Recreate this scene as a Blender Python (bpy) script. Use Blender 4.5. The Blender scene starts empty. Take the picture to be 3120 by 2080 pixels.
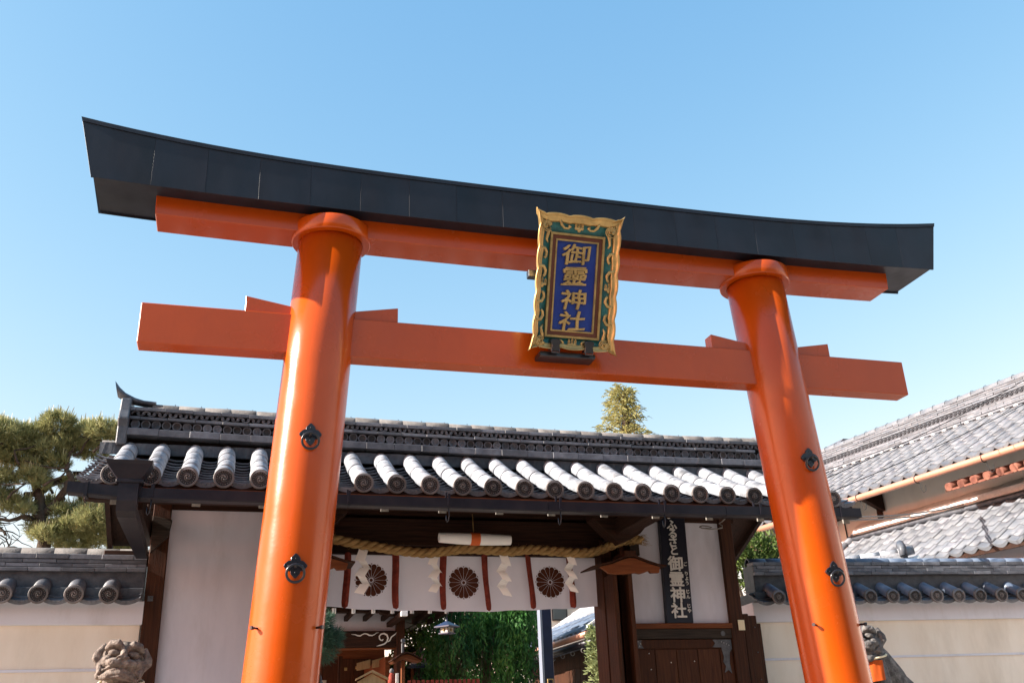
import bpy, bmesh, math, random
import numpy as np
from mathutils import Vector, Matrix, Euler
rnd = random.Random(7)
SC = bpy.context.scene
COL = SC.collection
R = math.radians

# ------------------------------------------------------------------ camera
cam_d = bpy.data.cameras.new('camera'); cam = bpy.data.objects.new('camera', cam_d); COL.objects.link(cam)
F_PX, PITCH, YAW, ROLL = 2925.58, .3981, .2923, -.0402
cam_d.sensor_width = 36.0; cam_d.lens = F_PX / 3120 * 36.0
cam_d.clip_start = .05; cam_d.clip_end = 2000
_f = Vector((math.sin(YAW) * math.cos(PITCH), math.cos(YAW) * math.cos(PITCH), math.sin(PITCH)))
_r0 = Vector((math.cos(YAW), -math.sin(YAW), 0)); _u0 = _r0.cross(_f)
_r = _r0 * math.cos(ROLL) + _u0 * math.sin(ROLL); _u = -_r0 * math.sin(ROLL) + _u0 * math.cos(ROLL)
cam.matrix_world = Matrix(((_r.x, _u.x, -_f.x, 0), (_r.y, _u.y, -_f.y, 0), (_r.z, _u.z, -_f.z, 1.6), (0, 0, 0, 1)))
SC.camera = cam
# ------------------------------------------------------------------ light
SUN_EL, SUN_AZ = R(27), R(1.55)           # sun stands at the left, a touch in front of the facade
sdir = Vector((-math.cos(SUN_AZ) * math.cos(SUN_EL), -math.sin(SUN_AZ) * math.cos(SUN_EL), math.sin(SUN_EL)))
SKY_CURVE = ((1.28, .84), (.78, 1.20), (.45, 1.85))
world = bpy.data.worlds.new('World'); SC.world = world; world.use_nodes = True
wn = world.node_tree; wn.nodes.clear()
sky = wn.nodes.new('ShaderNodeTexSky'); sky.sky_type = 'NISHITA'; sky.sun_disc = False
sky.sun_elevation = SUN_EL; sky.sun_rotation = math.atan2(sdir.x, sdir.y)
sky.air_density = 1.4; sky.dust_density = .4; sky.ozone_density = 2.1
bg = wn.nodes.new('ShaderNodeBackground'); bg.inputs[1].default_value = .10
wo = wn.nodes.new('ShaderNodeOutputWorld')
sep = wn.nodes.new('ShaderNodeSeparateColor'); cmb = wn.nodes.new('ShaderNodeCombineColor'); wn.links.new(sky.outputs[0], sep.inputs[0])
for ch, (gm, gain) in enumerate(SKY_CURVE):              # colour response of the sky, the same in every direction
    pw = wn.nodes.new('ShaderNodeMath'); pw.operation = 'POWER'; pw.inputs[1].default_value = gm; ml = wn.nodes.new('ShaderNodeMath'); ml.operation = 'MULTIPLY'; ml.inputs[1].default_value = gain
    wn.links.new(sep.outputs[ch], pw.inputs[0]); wn.links.new(pw.outputs[0], ml.inputs[0]); wn.links.new(ml.outputs[0], cmb.inputs[ch])
wn.links.new(cmb.outputs[0], bg.inputs[0])
wn.links.new(bg.outputs[0], wo.inputs[0])
sun_d = bpy.data.lights.new('sun', 'SUN'); sun_d.energy = 5.0; sun_d.angle = R(.55); sun_d.color = (1, .93, .84)
sun = bpy.data.objects.new('sun', sun_d); COL.objects.link(sun)
sun.rotation_euler = (-sdir).to_track_quat('-Z', 'Y').to_euler()
SC.view_settings.view_transform = 'Standard'; SC.view_settings.look = 'None'
SC.view_settings.gamma = 1; SC.view_settings.use_curve_mapping = False
SC.view_settings.exposure = 1.58

# ------------------------------------------------------------------ materials
def mat(name, col, rough=.6, spec=.5, metal=0, var=.0, vscale=4, col2=None, bump=0, bscale=30, coat=0, rnd_var=0,
        stretch=None, trans=0, alpha=1, bdist=.01, stain=0, sscale=(5, 5, .6), rvar=0, stain_col=(.55, .5, .44)):
    m = bpy.data.materials.new(name); m.use_nodes = True
    t = m.node_tree; N = t.nodes; L = t.links; b = N['Principled BSDF']
    b.inputs['Roughness'].default_value = rough; b.inputs['Metallic'].default_value = metal
    b.inputs['Specular IOR Level'].default_value = spec; b.inputs['Coat Weight'].default_value = coat
    b.inputs['Coat Roughness'].default_value = .12
    tc = N.new('ShaderNodeTexCoord'); mp = N.new('ShaderNodeMapping'); L.new(tc.outputs['Object'], mp.inputs[0])
    if stretch: mp.inputs['Scale'].default_value = stretch
    c = (*col, 1); out = None
    if rnd_var or True:
        oi = N.new('ShaderNodeObjectInfo')
        ad = N.new('ShaderNodeVectorMath'); ad.operation = 'ADD'
        sc = N.new('ShaderNodeVectorMath'); sc.operation = 'SCALE'; sc.inputs[3].default_value = 31.7
        cb = N.new('ShaderNodeCombineXYZ'); L.new(oi.outputs['Random'], cb.inputs[0]); L.new(oi.outputs['Random'], cb.inputs[1])
        L.new(cb.outputs[0], sc.inputs[0]); L.new(mp.outputs[0], ad.inputs[0]); L.new(sc.outputs[0], ad.inputs[1])
    if var or col2:
        n = N.new('ShaderNodeTexNoise'); n.inputs['Scale'].default_value = vscale; n.inputs['Detail'].default_value = 6
        n.inputs['Roughness'].default_value = .62
        L.new(ad.outputs[0], n.inputs['Vector'])
        r = N.new('ShaderNodeValToRGB'); r.color_ramp.elements[0].position = .32; r.color_ramp.elements[1].position = .68
        L.new(n.outputs[0], r.inputs[0])
        c2 = col2 if col2 else tuple(min(1, v * (1 + var)) for v in col)
        c1 = col if col2 else tuple(v * (1 - var) for v in col)
        r.color_ramp.elements[0].color = (*c1, 1); r.color_ramp.elements[1].color = (*c2, 1)
        out = r.outputs[0]
    if rnd_var:
        h = N.new('ShaderNodeHueSaturation'); mr = N.new('ShaderNodeMapRange')
        mr.inputs['To Min'].default_value = 1 - rnd_var; mr.inputs['To Max'].default_value = 1 + rnd_var
        L.new(oi.outputs['Random'], mr.inputs[0]); L.new(mr.outputs[0], h.inputs['Value'])
        if out: L.new(out, h.inputs['Color'])
        else: h.inputs['Color'].default_value = c
        out = h.outputs[0]
    if stain:      # weather stains: blotches and runs with their own shape
        m3 = N.new('ShaderNodeMapping'); m3.inputs['Scale'].default_value = sscale; L.new(tc.outputs['Object'], m3.inputs[0])
        a3 = N.new('ShaderNodeVectorMath'); a3.operation = 'ADD'; L.new(m3.outputs[0], a3.inputs[0]); L.new(sc.outputs[0], a3.inputs[1])
        n3 = N.new('ShaderNodeTexNoise'); n3.inputs['Scale'].default_value = 1; n3.inputs['Detail'].default_value = 9; n3.inputs['Roughness'].default_value = .68
        L.new(a3.outputs[0], n3.inputs['Vector'])
        r3 = N.new('ShaderNodeMapRange'); r3.inputs['From Min'].default_value = .50; r3.inputs['From Max'].default_value = .74; r3.inputs['To Max'].default_value = stain
        L.new(n3.outputs[0], r3.inputs[0]); mxs = N.new('ShaderNodeMix'); mxs.data_type = 'RGBA'; mxs.blend_type = 'MULTIPLY'
        L.new(r3.outputs[0], mxs.inputs[0]); mxs.inputs[7].default_value = (*stain_col, 1)
        if out: L.new(out, mxs.inputs[6])
        else: mxs.inputs[6].default_value = c
        out = mxs.outputs[2]
    if rvar:
        n4 = N.new('ShaderNodeTexNoise'); n4.inputs['Scale'].default_value = 3.5; n4.inputs['Detail'].default_value = 8; L.new(ad.outputs[0], n4.inputs['Vector'])
        r4 = N.new('ShaderNodeMapRange'); r4.inputs['From Min'].default_value = .3; r4.inputs['From Max'].default_value = .7
        r4.inputs['To Min'].default_value = rough - rvar; r4.inputs['To Max'].default_value = rough + rvar; L.new(n4.outputs[0], r4.inputs[0]); L.new(r4.outputs[0], b.inputs['Roughness'])
    if out: L.new(out, b.inputs['Base Color'])
    else: b.inputs['Base Color'].default_value = c
    if bump:
        n2 = N.new('ShaderNodeTexNoise'); n2.inputs['Scale'].default_value = bscale; n2.inputs['Detail'].default_value = 5
        L.new(ad.outputs[0], n2.inputs['Vector'])
        bp = N.new('ShaderNodeBump'); bp.inputs['Strength'].default_value = bump; bp.inputs['Distance'].default_value = bdist
        L.new(n2.outputs[0], bp.inputs['Height']); L.new(bp.outputs[0], b.inputs['Normal'])
    if trans:
        tr = N.new('ShaderNodeBsdfTranslucent'); mx = N.new('ShaderNodeMixShader'); mx.inputs[0].default_value = trans
        if out: L.new(out, tr.inputs[0])
        else: tr.inputs[0].default_value = c
        L.new(b.outputs[0], mx.inputs[1]); L.new(tr.outputs[0], mx.inputs[2])
        L.new(mx.outputs[0], N['Material Output'].inputs[0])
    return m

M = {}
M['verm'] = mat('vermilion_paint', (.45, .064, .0022), .25, .42, var=.10, vscale=.9, bump=.05, bscale=38, coat=.10, rvar=.05, stain=.30, sscale=(3, 3, .8), stain_col=(.72, .62, .6))
M['copper_dark'] = mat('aged_dark_copper', (.012, .014, .021), .46, .36, var=.35, vscale=3, bump=.25, bscale=4, stretch=(1, 1, .5), rvar=.12, stain=.6, sscale=(3, 3, 1.2), stain_col=(.5, .6, .62))
M['black'] = mat('black_iron', (.012, .012, .016), .28, .6, bump=.1, bscale=40)
M['gold'] = mat('gilding', (.54, .36, .14), .40, .5, .68, var=.25, vscale=9, bump=.15, bscale=60)
M['gold_dull'] = mat('dull_gilding', (.40, .27, .10), .5, .5, .5, var=.3, vscale=14, bump=.2, bscale=50)
M['green'] = mat('green_lacquer', (.020, .15, .15), .45, .5, var=.4, vscale=14, bump=.5, bscale=120)
M['blue'] = mat('blue_lacquer', (.006, .022, .20), .5, .4, var=.3, vscale=5, col2=(.012, .045, .24))
M['brown_lac'] = mat('brown_lacquer', (.12, .035, .018), .5, .4, var=.2)
M['tile'] = mat('smoked_tile', (.075, .08, .095), .48, .45, col2=(.165, .168, .185), vscale=7, bump=.25, bscale=60, rnd_var=.38, stain=.6, sscale=(14, 14, 14))
M['tile_round'] = mat('weathered_tile', (.17, .18, .20), .5, .4, col2=(.42, .43, .46), vscale=9, bump=.3, bscale=70, rnd_var=.2, stain=.75, sscale=(11, 11, 11), stain_col=(.42, .40, .36))
M['tile_disc'] = mat('eave_tile_face', (.10, .09, .085), .6, .4, col2=(.20, .17, .155), vscale=14, bump=.3, bscale=80, rnd_var=.3)
M['tile_pan'] = mat('pan_tile_clay', (.11, .115, .13), .5, .4, col2=(.23, .23, .245), vscale=10, bump=.3, bscale=60, rnd_var=.25)
M['tile_crown'] = mat('matte_crown_tile', (.095, .09, .088), .85, .2, col2=(.20, .19, .18), vscale=9, bump=.5, bscale=40, rnd_var=.2)
M['clay_dark'] = mat('dark_bedding_clay', (.012, .011, .011), .9, .1)
M['tile_recess'] = mat('dark_disc_recess', (.018, .014, .014), .6, .3, col2=(.06, .05, .045), vscale=30, rnd_var=.4)  # darker tone for the sunk face of the tile discs
M['tile_dark'] = mat('dark_ridge_tile', (.032, .036, .046), .42, .4, col2=(.085, .09, .10), vscale=11, bump=.3, bscale=60, rnd_var=.4)
M['tile_blue'] = mat('blue_grey_tile', (.06, .085, .135), .4, .5, col2=(.13, .16, .21), vscale=6, bump=.2, bscale=60, rnd_var=.3)
M['tile_pale'] = mat('sunbleached_tile', (.10, .112, .135), .6, .3, col2=(.17, .175, .185), vscale=5, bump=.3, bscale=40, rnd_var=.13)
M['hall_plaster'] = mat('hall_cream_plaster', (.82, .76, .68), .85, .2, var=.05, vscale=2, stain=.35, sscale=(1.5, 1.5, .6))
M['mortar'] = mat('lime_mortar', (.78, .75, .70), .9, .2, var=.12, vscale=12, bump=.3, bscale=40)
M['plaster'] = mat('white_plaster', (.55, .54, .60), .85, .2, col2=(.66, .645, .70), vscale=1.6, bump=.18, bscale=22, bdist=.004, stretch=(1.6, 1.6, .45), stain=.42, sscale=(2.2, 2.2, .55))
M['plaster_w'] = mat('lime_band_plaster', (.70, .70, .75), .8, .2, var=.04, vscale=2, bump=.06, bscale=18, stain=.35, sscale=(3.5, 3.5, 1.2))
M['cream'] = mat('cream_plaster', (.78, .68, .55), .85, .2, col2=(.87, .79, .67), vscale=1.5, stretch=(1.6, 1.6, .5), bump=.1, bscale=24, stain=.38, sscale=(1.6, 1.6, .5))
def wood(name, c1, c2, st, rough=.55):
    return mat(name, c1, rough + .15, .18, col2=c2, vscale=6, bump=.35, bscale=24, stretch=st, rnd_var=.15)
M['wood_v'] = wood('dark_timber_upright', (.022, .0075, .004), (.066, .023, .009), (7, 7, .35))
M['wood_h'] = wood('dark_timber_beam', (.012, .005, .003), (.042, .016, .008), (.35, 7, 7))
M['wood_y'] = wood('dark_timber_rafter', (.012, .005, .003), (.036, .014, .008), (7, .35, 7))
M['wood_red'] = wood('reddish_timber', (.11, .033, .012), (.19, .06, .02), (.5, 6, 6))
M['wood_mid'] = wood('brown_door_board', (.036, .012, .006), (.085, .030, .012), (9, 9, .5))
M['wood_pale'] = wood('pale_cypress', (.36, .24, .12), (.48, .34, .18), (5, 5, 1))
M['wood_grey'] = wood('weathered_grey_timber', (.018, .013, .010), (.055, .04, .03), (.5, 9, 9))
M['white'] = mat('white_paint', (.78, .76, .72), .7, .3, var=.05)
M['tip_paint'] = mat('chalky_tip_paint', (.22, .20, .175), .9, .1, var=.3, vscale=30)
M['cloth'] = mat('white_cotton', (.70, .69, .76), .9, .1, var=.03, vscale=3, trans=.25, bump=.1, bscale=200)
M['print'] = mat('brown_crest_dye', (.085, .030, .018), .9, .1, var=.2, vscale=20)
M['strap'] = mat('maroon_strap', (.20, .035, .022), .75, .2, var=.35, vscale=20, bump=.2)
M['paper'] = mat('white_paper', (.92, .91, .88), .85, .1, trans=.2)
M['rope'] = mat('rice_straw', (.20, .115, .042), .9, .15, col2=(.36, .235, .095), vscale=30, bump=.9, bscale=140, stretch=(.25, 1, 1))
M['gutter'] = mat('dark_gutter_copper', (.004, .004, .010), .42, .35, 0, col2=(.017, .014, .019), vscale=5, bump=.1)
M['copper'] = mat('new_copper_gutter', (.48, .235, .155), .45, .5, .25, var=.12, vscale=4)
M['stone'] = mat('carved_granite', (.085, .065, .055), .9, .2, col2=(.27, .225, .19), vscale=22, bump=.9, bscale=55, bdist=.012)
M['stone_g'] = mat('grey_granite', (.055, .052, .055), .9, .2, col2=(.20, .19, .18), vscale=16, bump=.9, bscale=55, bdist=.012)
M['bib'] = mat('orange_bib_cloth', (.50, .085, .012), .8, .2, var=.1)
M['cord'] = mat('cream_cord', (.75, .66, .45), .8, .2)
M['steel'] = mat('dull_steel', (.10, .10, .105), .6, .4, .4, var=.3, vscale=20)
M['navy'] = mat('navy_steel_post', (.012, .018, .05), .4, .5, var=.2)
M['pale_steel'] = mat('galvanised_steel', (.22, .25, .31), .4, .5, .2)
M['sign'] = mat('black_sign_board', (.010, .011, .020), .35, .4)
M['letter'] = mat('silver_white_letters', (.60, .58, .54), .6, .3, var=.06)
M['ground'] = mat('grey_gravel_paving', (.30, .27, .235), .9, .2, var=.2, vscale=3, bump=.4, bscale=60)
M['cable'] = mat('grey_cable', (.22, .20, .18), .6, .3)
M['bcable'] = mat('black_cable', (.02, .02, .02), .6, .3)
M['bark'] = mat('pine_bark', (.035, .024, .018), .9, .2, col2=(.10, .075, .055), vscale=14, bump=.9, bscale=30)
M['glass'] = mat('window_glass', (.10, .12, .12), .12, .6)
M['orange_cord'] = mat('orange_cord', (.62, .13, .03), .6, .3)
M['shoji'] = mat('lantern_paper', (.62, .60, .52), .8, .2, trans=.3)
def leaf(name, c1, c2, tr=.35, vs=2.5):
    return mat(name, c1, .55, .35, col2=c2, vscale=vs, trans=tr)
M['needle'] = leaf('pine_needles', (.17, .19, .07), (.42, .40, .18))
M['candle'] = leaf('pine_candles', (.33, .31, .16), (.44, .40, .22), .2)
M['needle_b'] = leaf('blue_green_needles', (.035, .085, .05), (.07, .13, .08))  # blue green needles of the courtyard pine and garden tree
M['sugi'] = leaf('cedar_fronds', (.20, .20, .06), (.42, .38, .15))
M['weep'] = leaf('weeping_leaves', (.014, .085, .035), (.11, .27, .05), .5, 1.1)
M['leaf_lit'] = leaf('broad_leaves', (.05, .10, .02), (.16, .21, .05), .4)
M['hinoki'] = leaf('cypress_fronds', (.13, .17, .06), (.34, .37, .17), .35)

# ------------------------------------------------------------------ builders
WORLD = {}                        # world position of every parent (translation only)
def base(p): return WORLD.get(p.name, Vector((0, 0, 0))) if p else Vector((0, 0, 0))
def tag(o, label=None, cat=None, group=None, kind=None):
    if label: o['label'] = label
    if cat: o['category'] = cat
    if group: o['group'] = group
    if kind: o['kind'] = kind
    return o
def empty(name, loc, label=None, cat=None, group=None, kind=None):
    o = bpy.data.objects.new(name, None); COL.objects.link(o); o.empty_display_size = .1
    o.location = loc; WORLD[o.name] = Vector(loc)
    return tag(o, label, cat, group, kind)

class MB:
    def __init__(s): s.v = []; s.f = []; s.sm = []
    def add(s, vs, fs, smooth=False):
        o = len(s.v); s.v += [tuple(p) for p in vs]; s.f += [tuple(i + o for i in f) for f in fs]; s.sm += [smooth] * len(fs); return s
    def box(s, x0, x1, y0, y1, z0, z1, m=None):
        vs = [Vector((x, y, z)) for x in (x0, x1) for y in (y0, y1) for z in (z0, z1)]
        if m: vs = [m @ v for v in vs]
        return s.add(vs, [(0, 1, 3, 2), (4, 6, 7, 5), (0, 4, 5, 1), (2, 3, 7, 6), (0, 2, 6, 4), (1, 5, 7, 3)])
    def prism(s, poly, axis, a, b, m=None):
        # poly: 2D points; axis 'y' -> (x,z) polygon swept a..b in y ; 'x' -> (y,z) ; 'z' -> (x,y)
        mk = {'y': lambda p, t: Vector((p[0], t, p[1])), 'x': lambda p, t: Vector((t, p[0], p[1])), 'z': lambda p, t: Vector((p[0], p[1], t))}[axis]
        n = len(poly); vs = [mk(p, a) for p in poly] + [mk(p, b) for p in poly]
        if m: vs = [m @ v for v in vs]
        return s.add(vs, [tuple(range(n)), tuple(range(2 * n - 1, n - 1, -1))] + [(i, (i + 1) % n, n + (i + 1) % n, n + i) for i in range(n)])
    def tube(s, pts, rad, n=8, cap=True, smooth=True, flat=1.0):
        pts = [Vector(p) for p in pts]; rs = rad if hasattr(rad, '__len__') else [rad] * len(pts)
        vs = []; up = None
        for i, p in enumerate(pts):
            t = (pts[min(i + 1, len(pts) - 1)] - pts[max(i - 1, 0)]).normalized()
            if up is None: up = Vector((0, 0, 1)) if abs(t.z) < .9 else Vector((0, 1, 0))
            a = t.cross(up).normalized(); up2 = a.cross(t).normalized(); up = up2
            for k in range(n):
                an = 2 * math.pi * k / n
                vs.append(p + a * math.cos(an) * rs[i] + up2 * math.sin(an) * rs[i] * flat)
        fs = [(i * n + k, i * n + (k + 1) % n, (i + 1) * n + (k + 1) % n, (i + 1) * n + k) for i in range(len(pts) - 1) for k in range(n)]
        s.add(vs, fs, smooth)
        if cap:
            o = len(s.v) - len(vs)
            s.f += [tuple(o + k for k in range(n - 1, -1, -1)), tuple(o + (len(pts) - 1) * n + k for k in range(n))]; s.sm += [False, False]
        return s
    def cyl(s, a, b, r, n=24, r2=None, smooth=True): return s.tube([a, b], [r, r if r2 is None else r2], n, True, smooth)
    def ball(s, c, r, seg=10, rings=6, m=None):
        rx, ry, rz = r if hasattr(r, '__len__') else (r, r, r)
        vs = []
        for i in range(rings + 1):
            th = math.pi * i / rings
            for k in range(seg):
                a = 2 * math.pi * k / seg
                p = Vector((rx * math.sin(th) * math.cos(a), ry * math.sin(th) * math.sin(a), rz * math.cos(th)))
                if m: p = m @ p
                vs.append(p + Vector(c))
        return s.add(vs, [(i * seg + k, i * seg + (k + 1) % seg, (i + 1) * seg + (k + 1) % seg, (i + 1) * seg + k) for i in range(rings) for k in range(seg)], True)
    def ring(s, c, nrm, R0, r, n=28, k=8):
        nrm = Vector(nrm).normalized(); a = nrm.orthogonal().normalized(); b = nrm.cross(a)
        pts = [Vector(c) + (a * math.cos(2 * math.pi * i / n) + b * math.sin(2 * math.pi * i / n)) * R0 for i in range(n)]
        vs = []
        for i, p in enumerate(pts):
            o = (p - Vector(c)).normalized()
            for j in range(k):
                t = 2 * math.pi * j / k; vs.append(p + o * math.cos(t) * r + nrm * math.sin(t) * r)
        return s.add(vs, [(i * k + j, i * k + (j + 1) % k, ((i + 1) % n) * k + (j + 1) % k, ((i + 1) % n) * k + j) for i in range(n) for j in range(k)], True)
    def mesh(s, name, mt, recenter=True, bevel=0):
        me = bpy.data.meshes.new(name); vs = np.array([tuple(v) for v in s.v], dtype=float)
        c = Vector((0, 0, 0))
        if recenter:
            lo, hi = vs.min(0), vs.max(0); c = Vector((lo + hi) / 2); vs = vs - np.array(c)
        me.from_pydata(vs.tolist(), [], s.f); me.update()
        bm = bmesh.new(); bm.from_mesh(me); bmesh.ops.recalc_face_normals(bm, faces=bm.faces)
        if bevel:
            es = [e for e in bm.edges if len(e.link_faces) == 2 and e.calc_face_angle(0) > R(40)]
            bmesh.ops.bevel(bm, geom=es, offset=bevel, segments=1, affect='EDGES', clamp_overlap=True)
        bm.to_mesh(me); bm.free()
        if not bevel and len(me.polygons) == len(s.sm): me.polygons.foreach_set('use_smooth', s.sm)
        if mt: me.materials.append(M[mt])
        return me, c
    def build(s, name, mt, parent=None, bevel=0, **kw):
        me, c = s.mesh(name, mt, True, bevel)
        return put(name, me, Matrix.Translation(c), parent, **kw)
def put(name, me, mw, parent=None, label=None, cat=None, group=None, kind=None):
    o = bpy.data.objects.new(name, me); COL.objects.link(o)
    if parent: o.parent = parent
    o.matrix_basis = Matrix.Translation(-base(parent)) @ mw
    WORLD[o.name] = mw.translation.copy()
    if kind is None and parent is None and cat is None: kind = None
    return tag(o, label, cat, group, kind)
def boxpart(name, mt, parent, x0, x1, y0, y1, z0, z1, bevel=.004, **kw):
    return MB().box(x0, x1, y0, y1, z0, z1).build(name, mt, parent, bevel, **kw)
def np_mesh(name, verts, faces, mt, smooth=False):
    me = bpy.data.meshes.new(name); nv, nf = len(verts), len(faces); k = faces.shape[1]
    me.vertices.add(nv); me.vertices.foreach_set('co', verts.astype(np.float32).ravel())
    me.loops.add(nf * k); me.loops.foreach_set('vertex_index', faces.astype(np.int32).ravel())
    me.polygons.add(nf); me.polygons.foreach_set('loop_start', np.arange(0, nf * k, k, dtype=np.int32))
    me.update(); me.validate(); me.materials.append(M[mt]); return me
NR = np.random.default_rng(11)
def unit(a): return a / (np.linalg.norm(a, axis=-1, keepdims=True) + 1e-9)
def blades(pos, dirs, length, width, tip=.25):
    """thin quads: pos (n,3), dirs (n,3)"""
    n = len(pos); d = unit(dirs); side = unit(np.cross(d, NR.normal(size=(n, 3))))
    L = np.asarray(length).reshape(-1, 1) * np.ones((n, 1)); W = np.asarray(width).reshape(-1, 1) * np.ones((n, 1))
    v = np.stack([pos - side * W * .35, pos + side * W * .35, pos + d * L * .55 + side * W * .5, pos + d * L + side * W * tip * .5,
                  pos + d * L - side * W * tip * .5, pos + d * L * .55 - side * W * .5], 1).reshape(-1, 3)
    i = np.arange(n)[:, None] * 6
    f = np.concatenate([i + [0, 1, 2, 5], i + [5, 2, 3, 4]], 0)
    return v, f
def cat_vf(parts):
    vs, fs, o = [], [], 0
    for v, f in parts: vs.append(v); fs.append(f + o); o += len(v)
    return np.concatenate(vs), np.concatenate(fs)
def text_mesh(name, body, size, mt, extrude=.004, offset=0, bold_scale=(1, 1)):
    cu = bpy.data.curves.new(name, 'FONT'); cu.body = body; cu.size = size; cu.extrude = extrude
    cu.align_x = 'CENTER'; cu.align_y = 'CENTER'; cu.resolution_u = 3
    o = bpy.data.objects.new('tmp', cu); COL.objects.link(o)
    dg = bpy.context.evaluated_depsgraph_get(); me = bpy.data.meshes.new_from_object(o.evaluated_get(dg)); bpy.data.objects.remove(o)
    n = len(me.vertices); co = np.zeros(n * 3, np.float32); me.vertices.foreach_get('co', co); co = co.reshape(-1, 3)
    if n:
        c = (co.min(0) + co.max(0)) / 2; co -= c; co[:, 0] *= bold_scale[0]; co[:, 1] *= bold_scale[1]
        me.vertices.foreach_set('co', co.ravel())
    if n and offset:      # heavier strokes: shifted copies, each a hair lower
        bm = bmesh.new(); bm.from_mesh(me); out = bmesh.new()
        for i, (dx, dy) in enumerate(((0, 0), (1, 0), (-1, 0), (0, 1), (0, -1), (.7, .7), (-.7, -.7), (.7, -.7), (-.7, .7))):
            m2 = me.copy(); m2.transform(Matrix.Translation((dx * offset, dy * offset, -.00035 * i))); out.from_mesh(m2); bpy.data.meshes.remove(m2)
        out.to_mesh(me); out.free(); bm.free()
    me.name = name; me.materials.clear(); me.materials.append(M[mt]); return me
def frameM(o, ux, uy, uz): 
    m = Matrix((ux, uy, uz)).transposed().to_4x4(); m.translation = Vector(o); return m

# ------------------------------------------------------------------ ground
g = MB(); g.add([(-400, -200, 0), (400, -200, 0), (400, 600, 0), (-400, 600, 0)], [(0, 1, 2, 3)])
g.build('ground', 'ground', kind='structure')

# ================================================================== TORII
CX, TY = 2.399, 6.639
torii = empty('torii_gate', (CX, TY, 0), 'large vermilion torii gate with dark copper capped lintel in front of the shrine', 'torii gate')
LEAN, A0, RP = .064, 1.8, .2415
def ax(side, z): return Vector((CX + side * (A0 + LEAN * (5.68 - z)), TY, z))
pillars = []
for side in (-1, 1):
    b = MB(); b.tube([ax(side, z) for z in (0, 1.5, 3, 4.2, 5.215)], RP, 64)
    p = b.build('pillar', 'verm', torii); pillars.append(p)
    c = ax(side, 5.26)
    n = 64; b = MB(); prof = [(RP, 5.203), (.292, 5.203), (.298, 5.209), (.298, 5.322), (.292, 5.328), (.0, 5.328)]
    vs = [(c.x + r * math.cos(2 * math.pi * k / n), c.y + r * math.sin(2 * math.pi * k / n), z) for r, z in prof for k in range(n)]
    b.add(vs, [(i * n + k, i * n + (k + 1) % n, (i + 1) * n + (k + 1) % n, (i + 1) * n + k) for i in range(len(prof) - 1) for k in range(n)], False)
    me_, c_ = b.mesh('collar', 'verm')
    for poly in me_.polygons: poly.use_smooth = abs(poly.normal.z) < .3
    put('collar', me_, Matrix.Translation(c_), torii)
    base_c = ax(side, .0); MB().cyl((base_c.x, TY, 0), (base_c.x, TY, .35), .33, 48, .30).build('base_sleeve', 'black', torii)
    # iron ring fittings
    for z in (3.575, 2.69):
        a = ax(side, z); y0 = TY - RP - .004
        pl = []
        for k in range(48):
            t = 2 * math.pi * k / 48 + math.pi / 2
            lobe = abs(math.cos(2 * (t - math.pi / 2)))
            r = .047 + .022 * lobe ** .8 + .011 * lobe ** 14
            pl.append((a.x + r * math.cos(t) * .95, z + .03 + r * math.sin(t)))
        fit = MB().prism(pl, 'y', y0 - .008, y0 + .012).build('ring_plate', 'black', torii, .002)
        for k in range(4):
            t = k * math.pi / 2
            MB().ball((a.x + .045 * math.cos(t), y0 - .009, z + .03 + .045 * math.sin(t)), (.006, .004, .006), 8, 4).build('rivet', 'black', fit)
        rb = MB(); rb.ring((a.x, y0 - .028, z - .022), (0, 1, .28), .056, .0085, 32, 8)
        rb.build('ring', 'black', fit)
        MB().tube([(a.x, y0, z + .034), (a.x, y0 - .028, z + .036), (a.x, y0 - .038, z + .024), (a.x, y0 - .024, z + .014)], .0095, 8).build('staple', 'black', fit)
    for da in (-52, 48):
        a = ax(side, 2.345); d = Vector((math.sin(R(da)), -math.cos(R(da)), 0))
        MB().tube([a + d * (RP - .005), a + d * (RP + .028), a + d * (RP + .030), a + d * (RP + .052)], [.008, .008, .0125, .0125], 10).build('bolt', 'black', torii)
    # wedges either side of the pillar on the tie beam
    a = ax(side, 4.6)
    for s2 in (-1, 1):
        x0, x1 = a.x + s2 * .2, a.x + s2 * .558
        MB().prism([(x0, 4.566), (x1, 4.566), (x1, 4.694), (x0, 4.632)], 'y', 6.583, 6.695).build('wedge', 'verm', torii, .003)
for x0, x1 in ((-3.13, 3.13),):
    boxpart('tie_beam', 'verm', torii, CX + x0, CX + x1, 6.557, 6.721, 4.263, 4.566, .005)
def zsh(d): return 5.214 + .036 * (abs(d) / 3.12) ** 2.2
def zkb(d): return 5.363 + .046 * (abs(d) / 3.55) ** 4
def zkt(d): return 5.714 + .172 * (abs(d) / 3.67) ** 3.4
CXB = CX
def beam(fn0, fn1, hl0, hl1, y0, y1, n=40, peak=0):
    b = MB(); vs = []; CX = CXB
    for i in range(n + 1):
        t = -1 + 2 * i / n; da, db = t * hl0, t * hl1
        ym = (y0 + y1) / 2
        vs += [(CX + da, y0, fn0(da)), (CX + db, y0, fn1(db)), (CX + db, ym, fn1(db) + peak), (CX + db, y1, fn1(db)), (CX + da, y1, fn0(da))]
    fs = [(i * 5 + k, i * 5 + (k + 1) % 5, (i + 1) * 5 + (k + 1) % 5, (i + 1) * 5 + k) for i in range(n) for k in range(5)]
    fs += [(0, 1, 2, 3, 4), tuple(n * 5 + k for k in (4, 3, 2, 1, 0))]
    return b.add(vs, fs)
beam(zsh, lambda d: zkb(d) + .06, 3.105, 3.115, 6.503, 6.775).build('lower_lintel', 'verm', torii, .005)
CXB = 2.378; CXT = CX; CX = CXB
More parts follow.
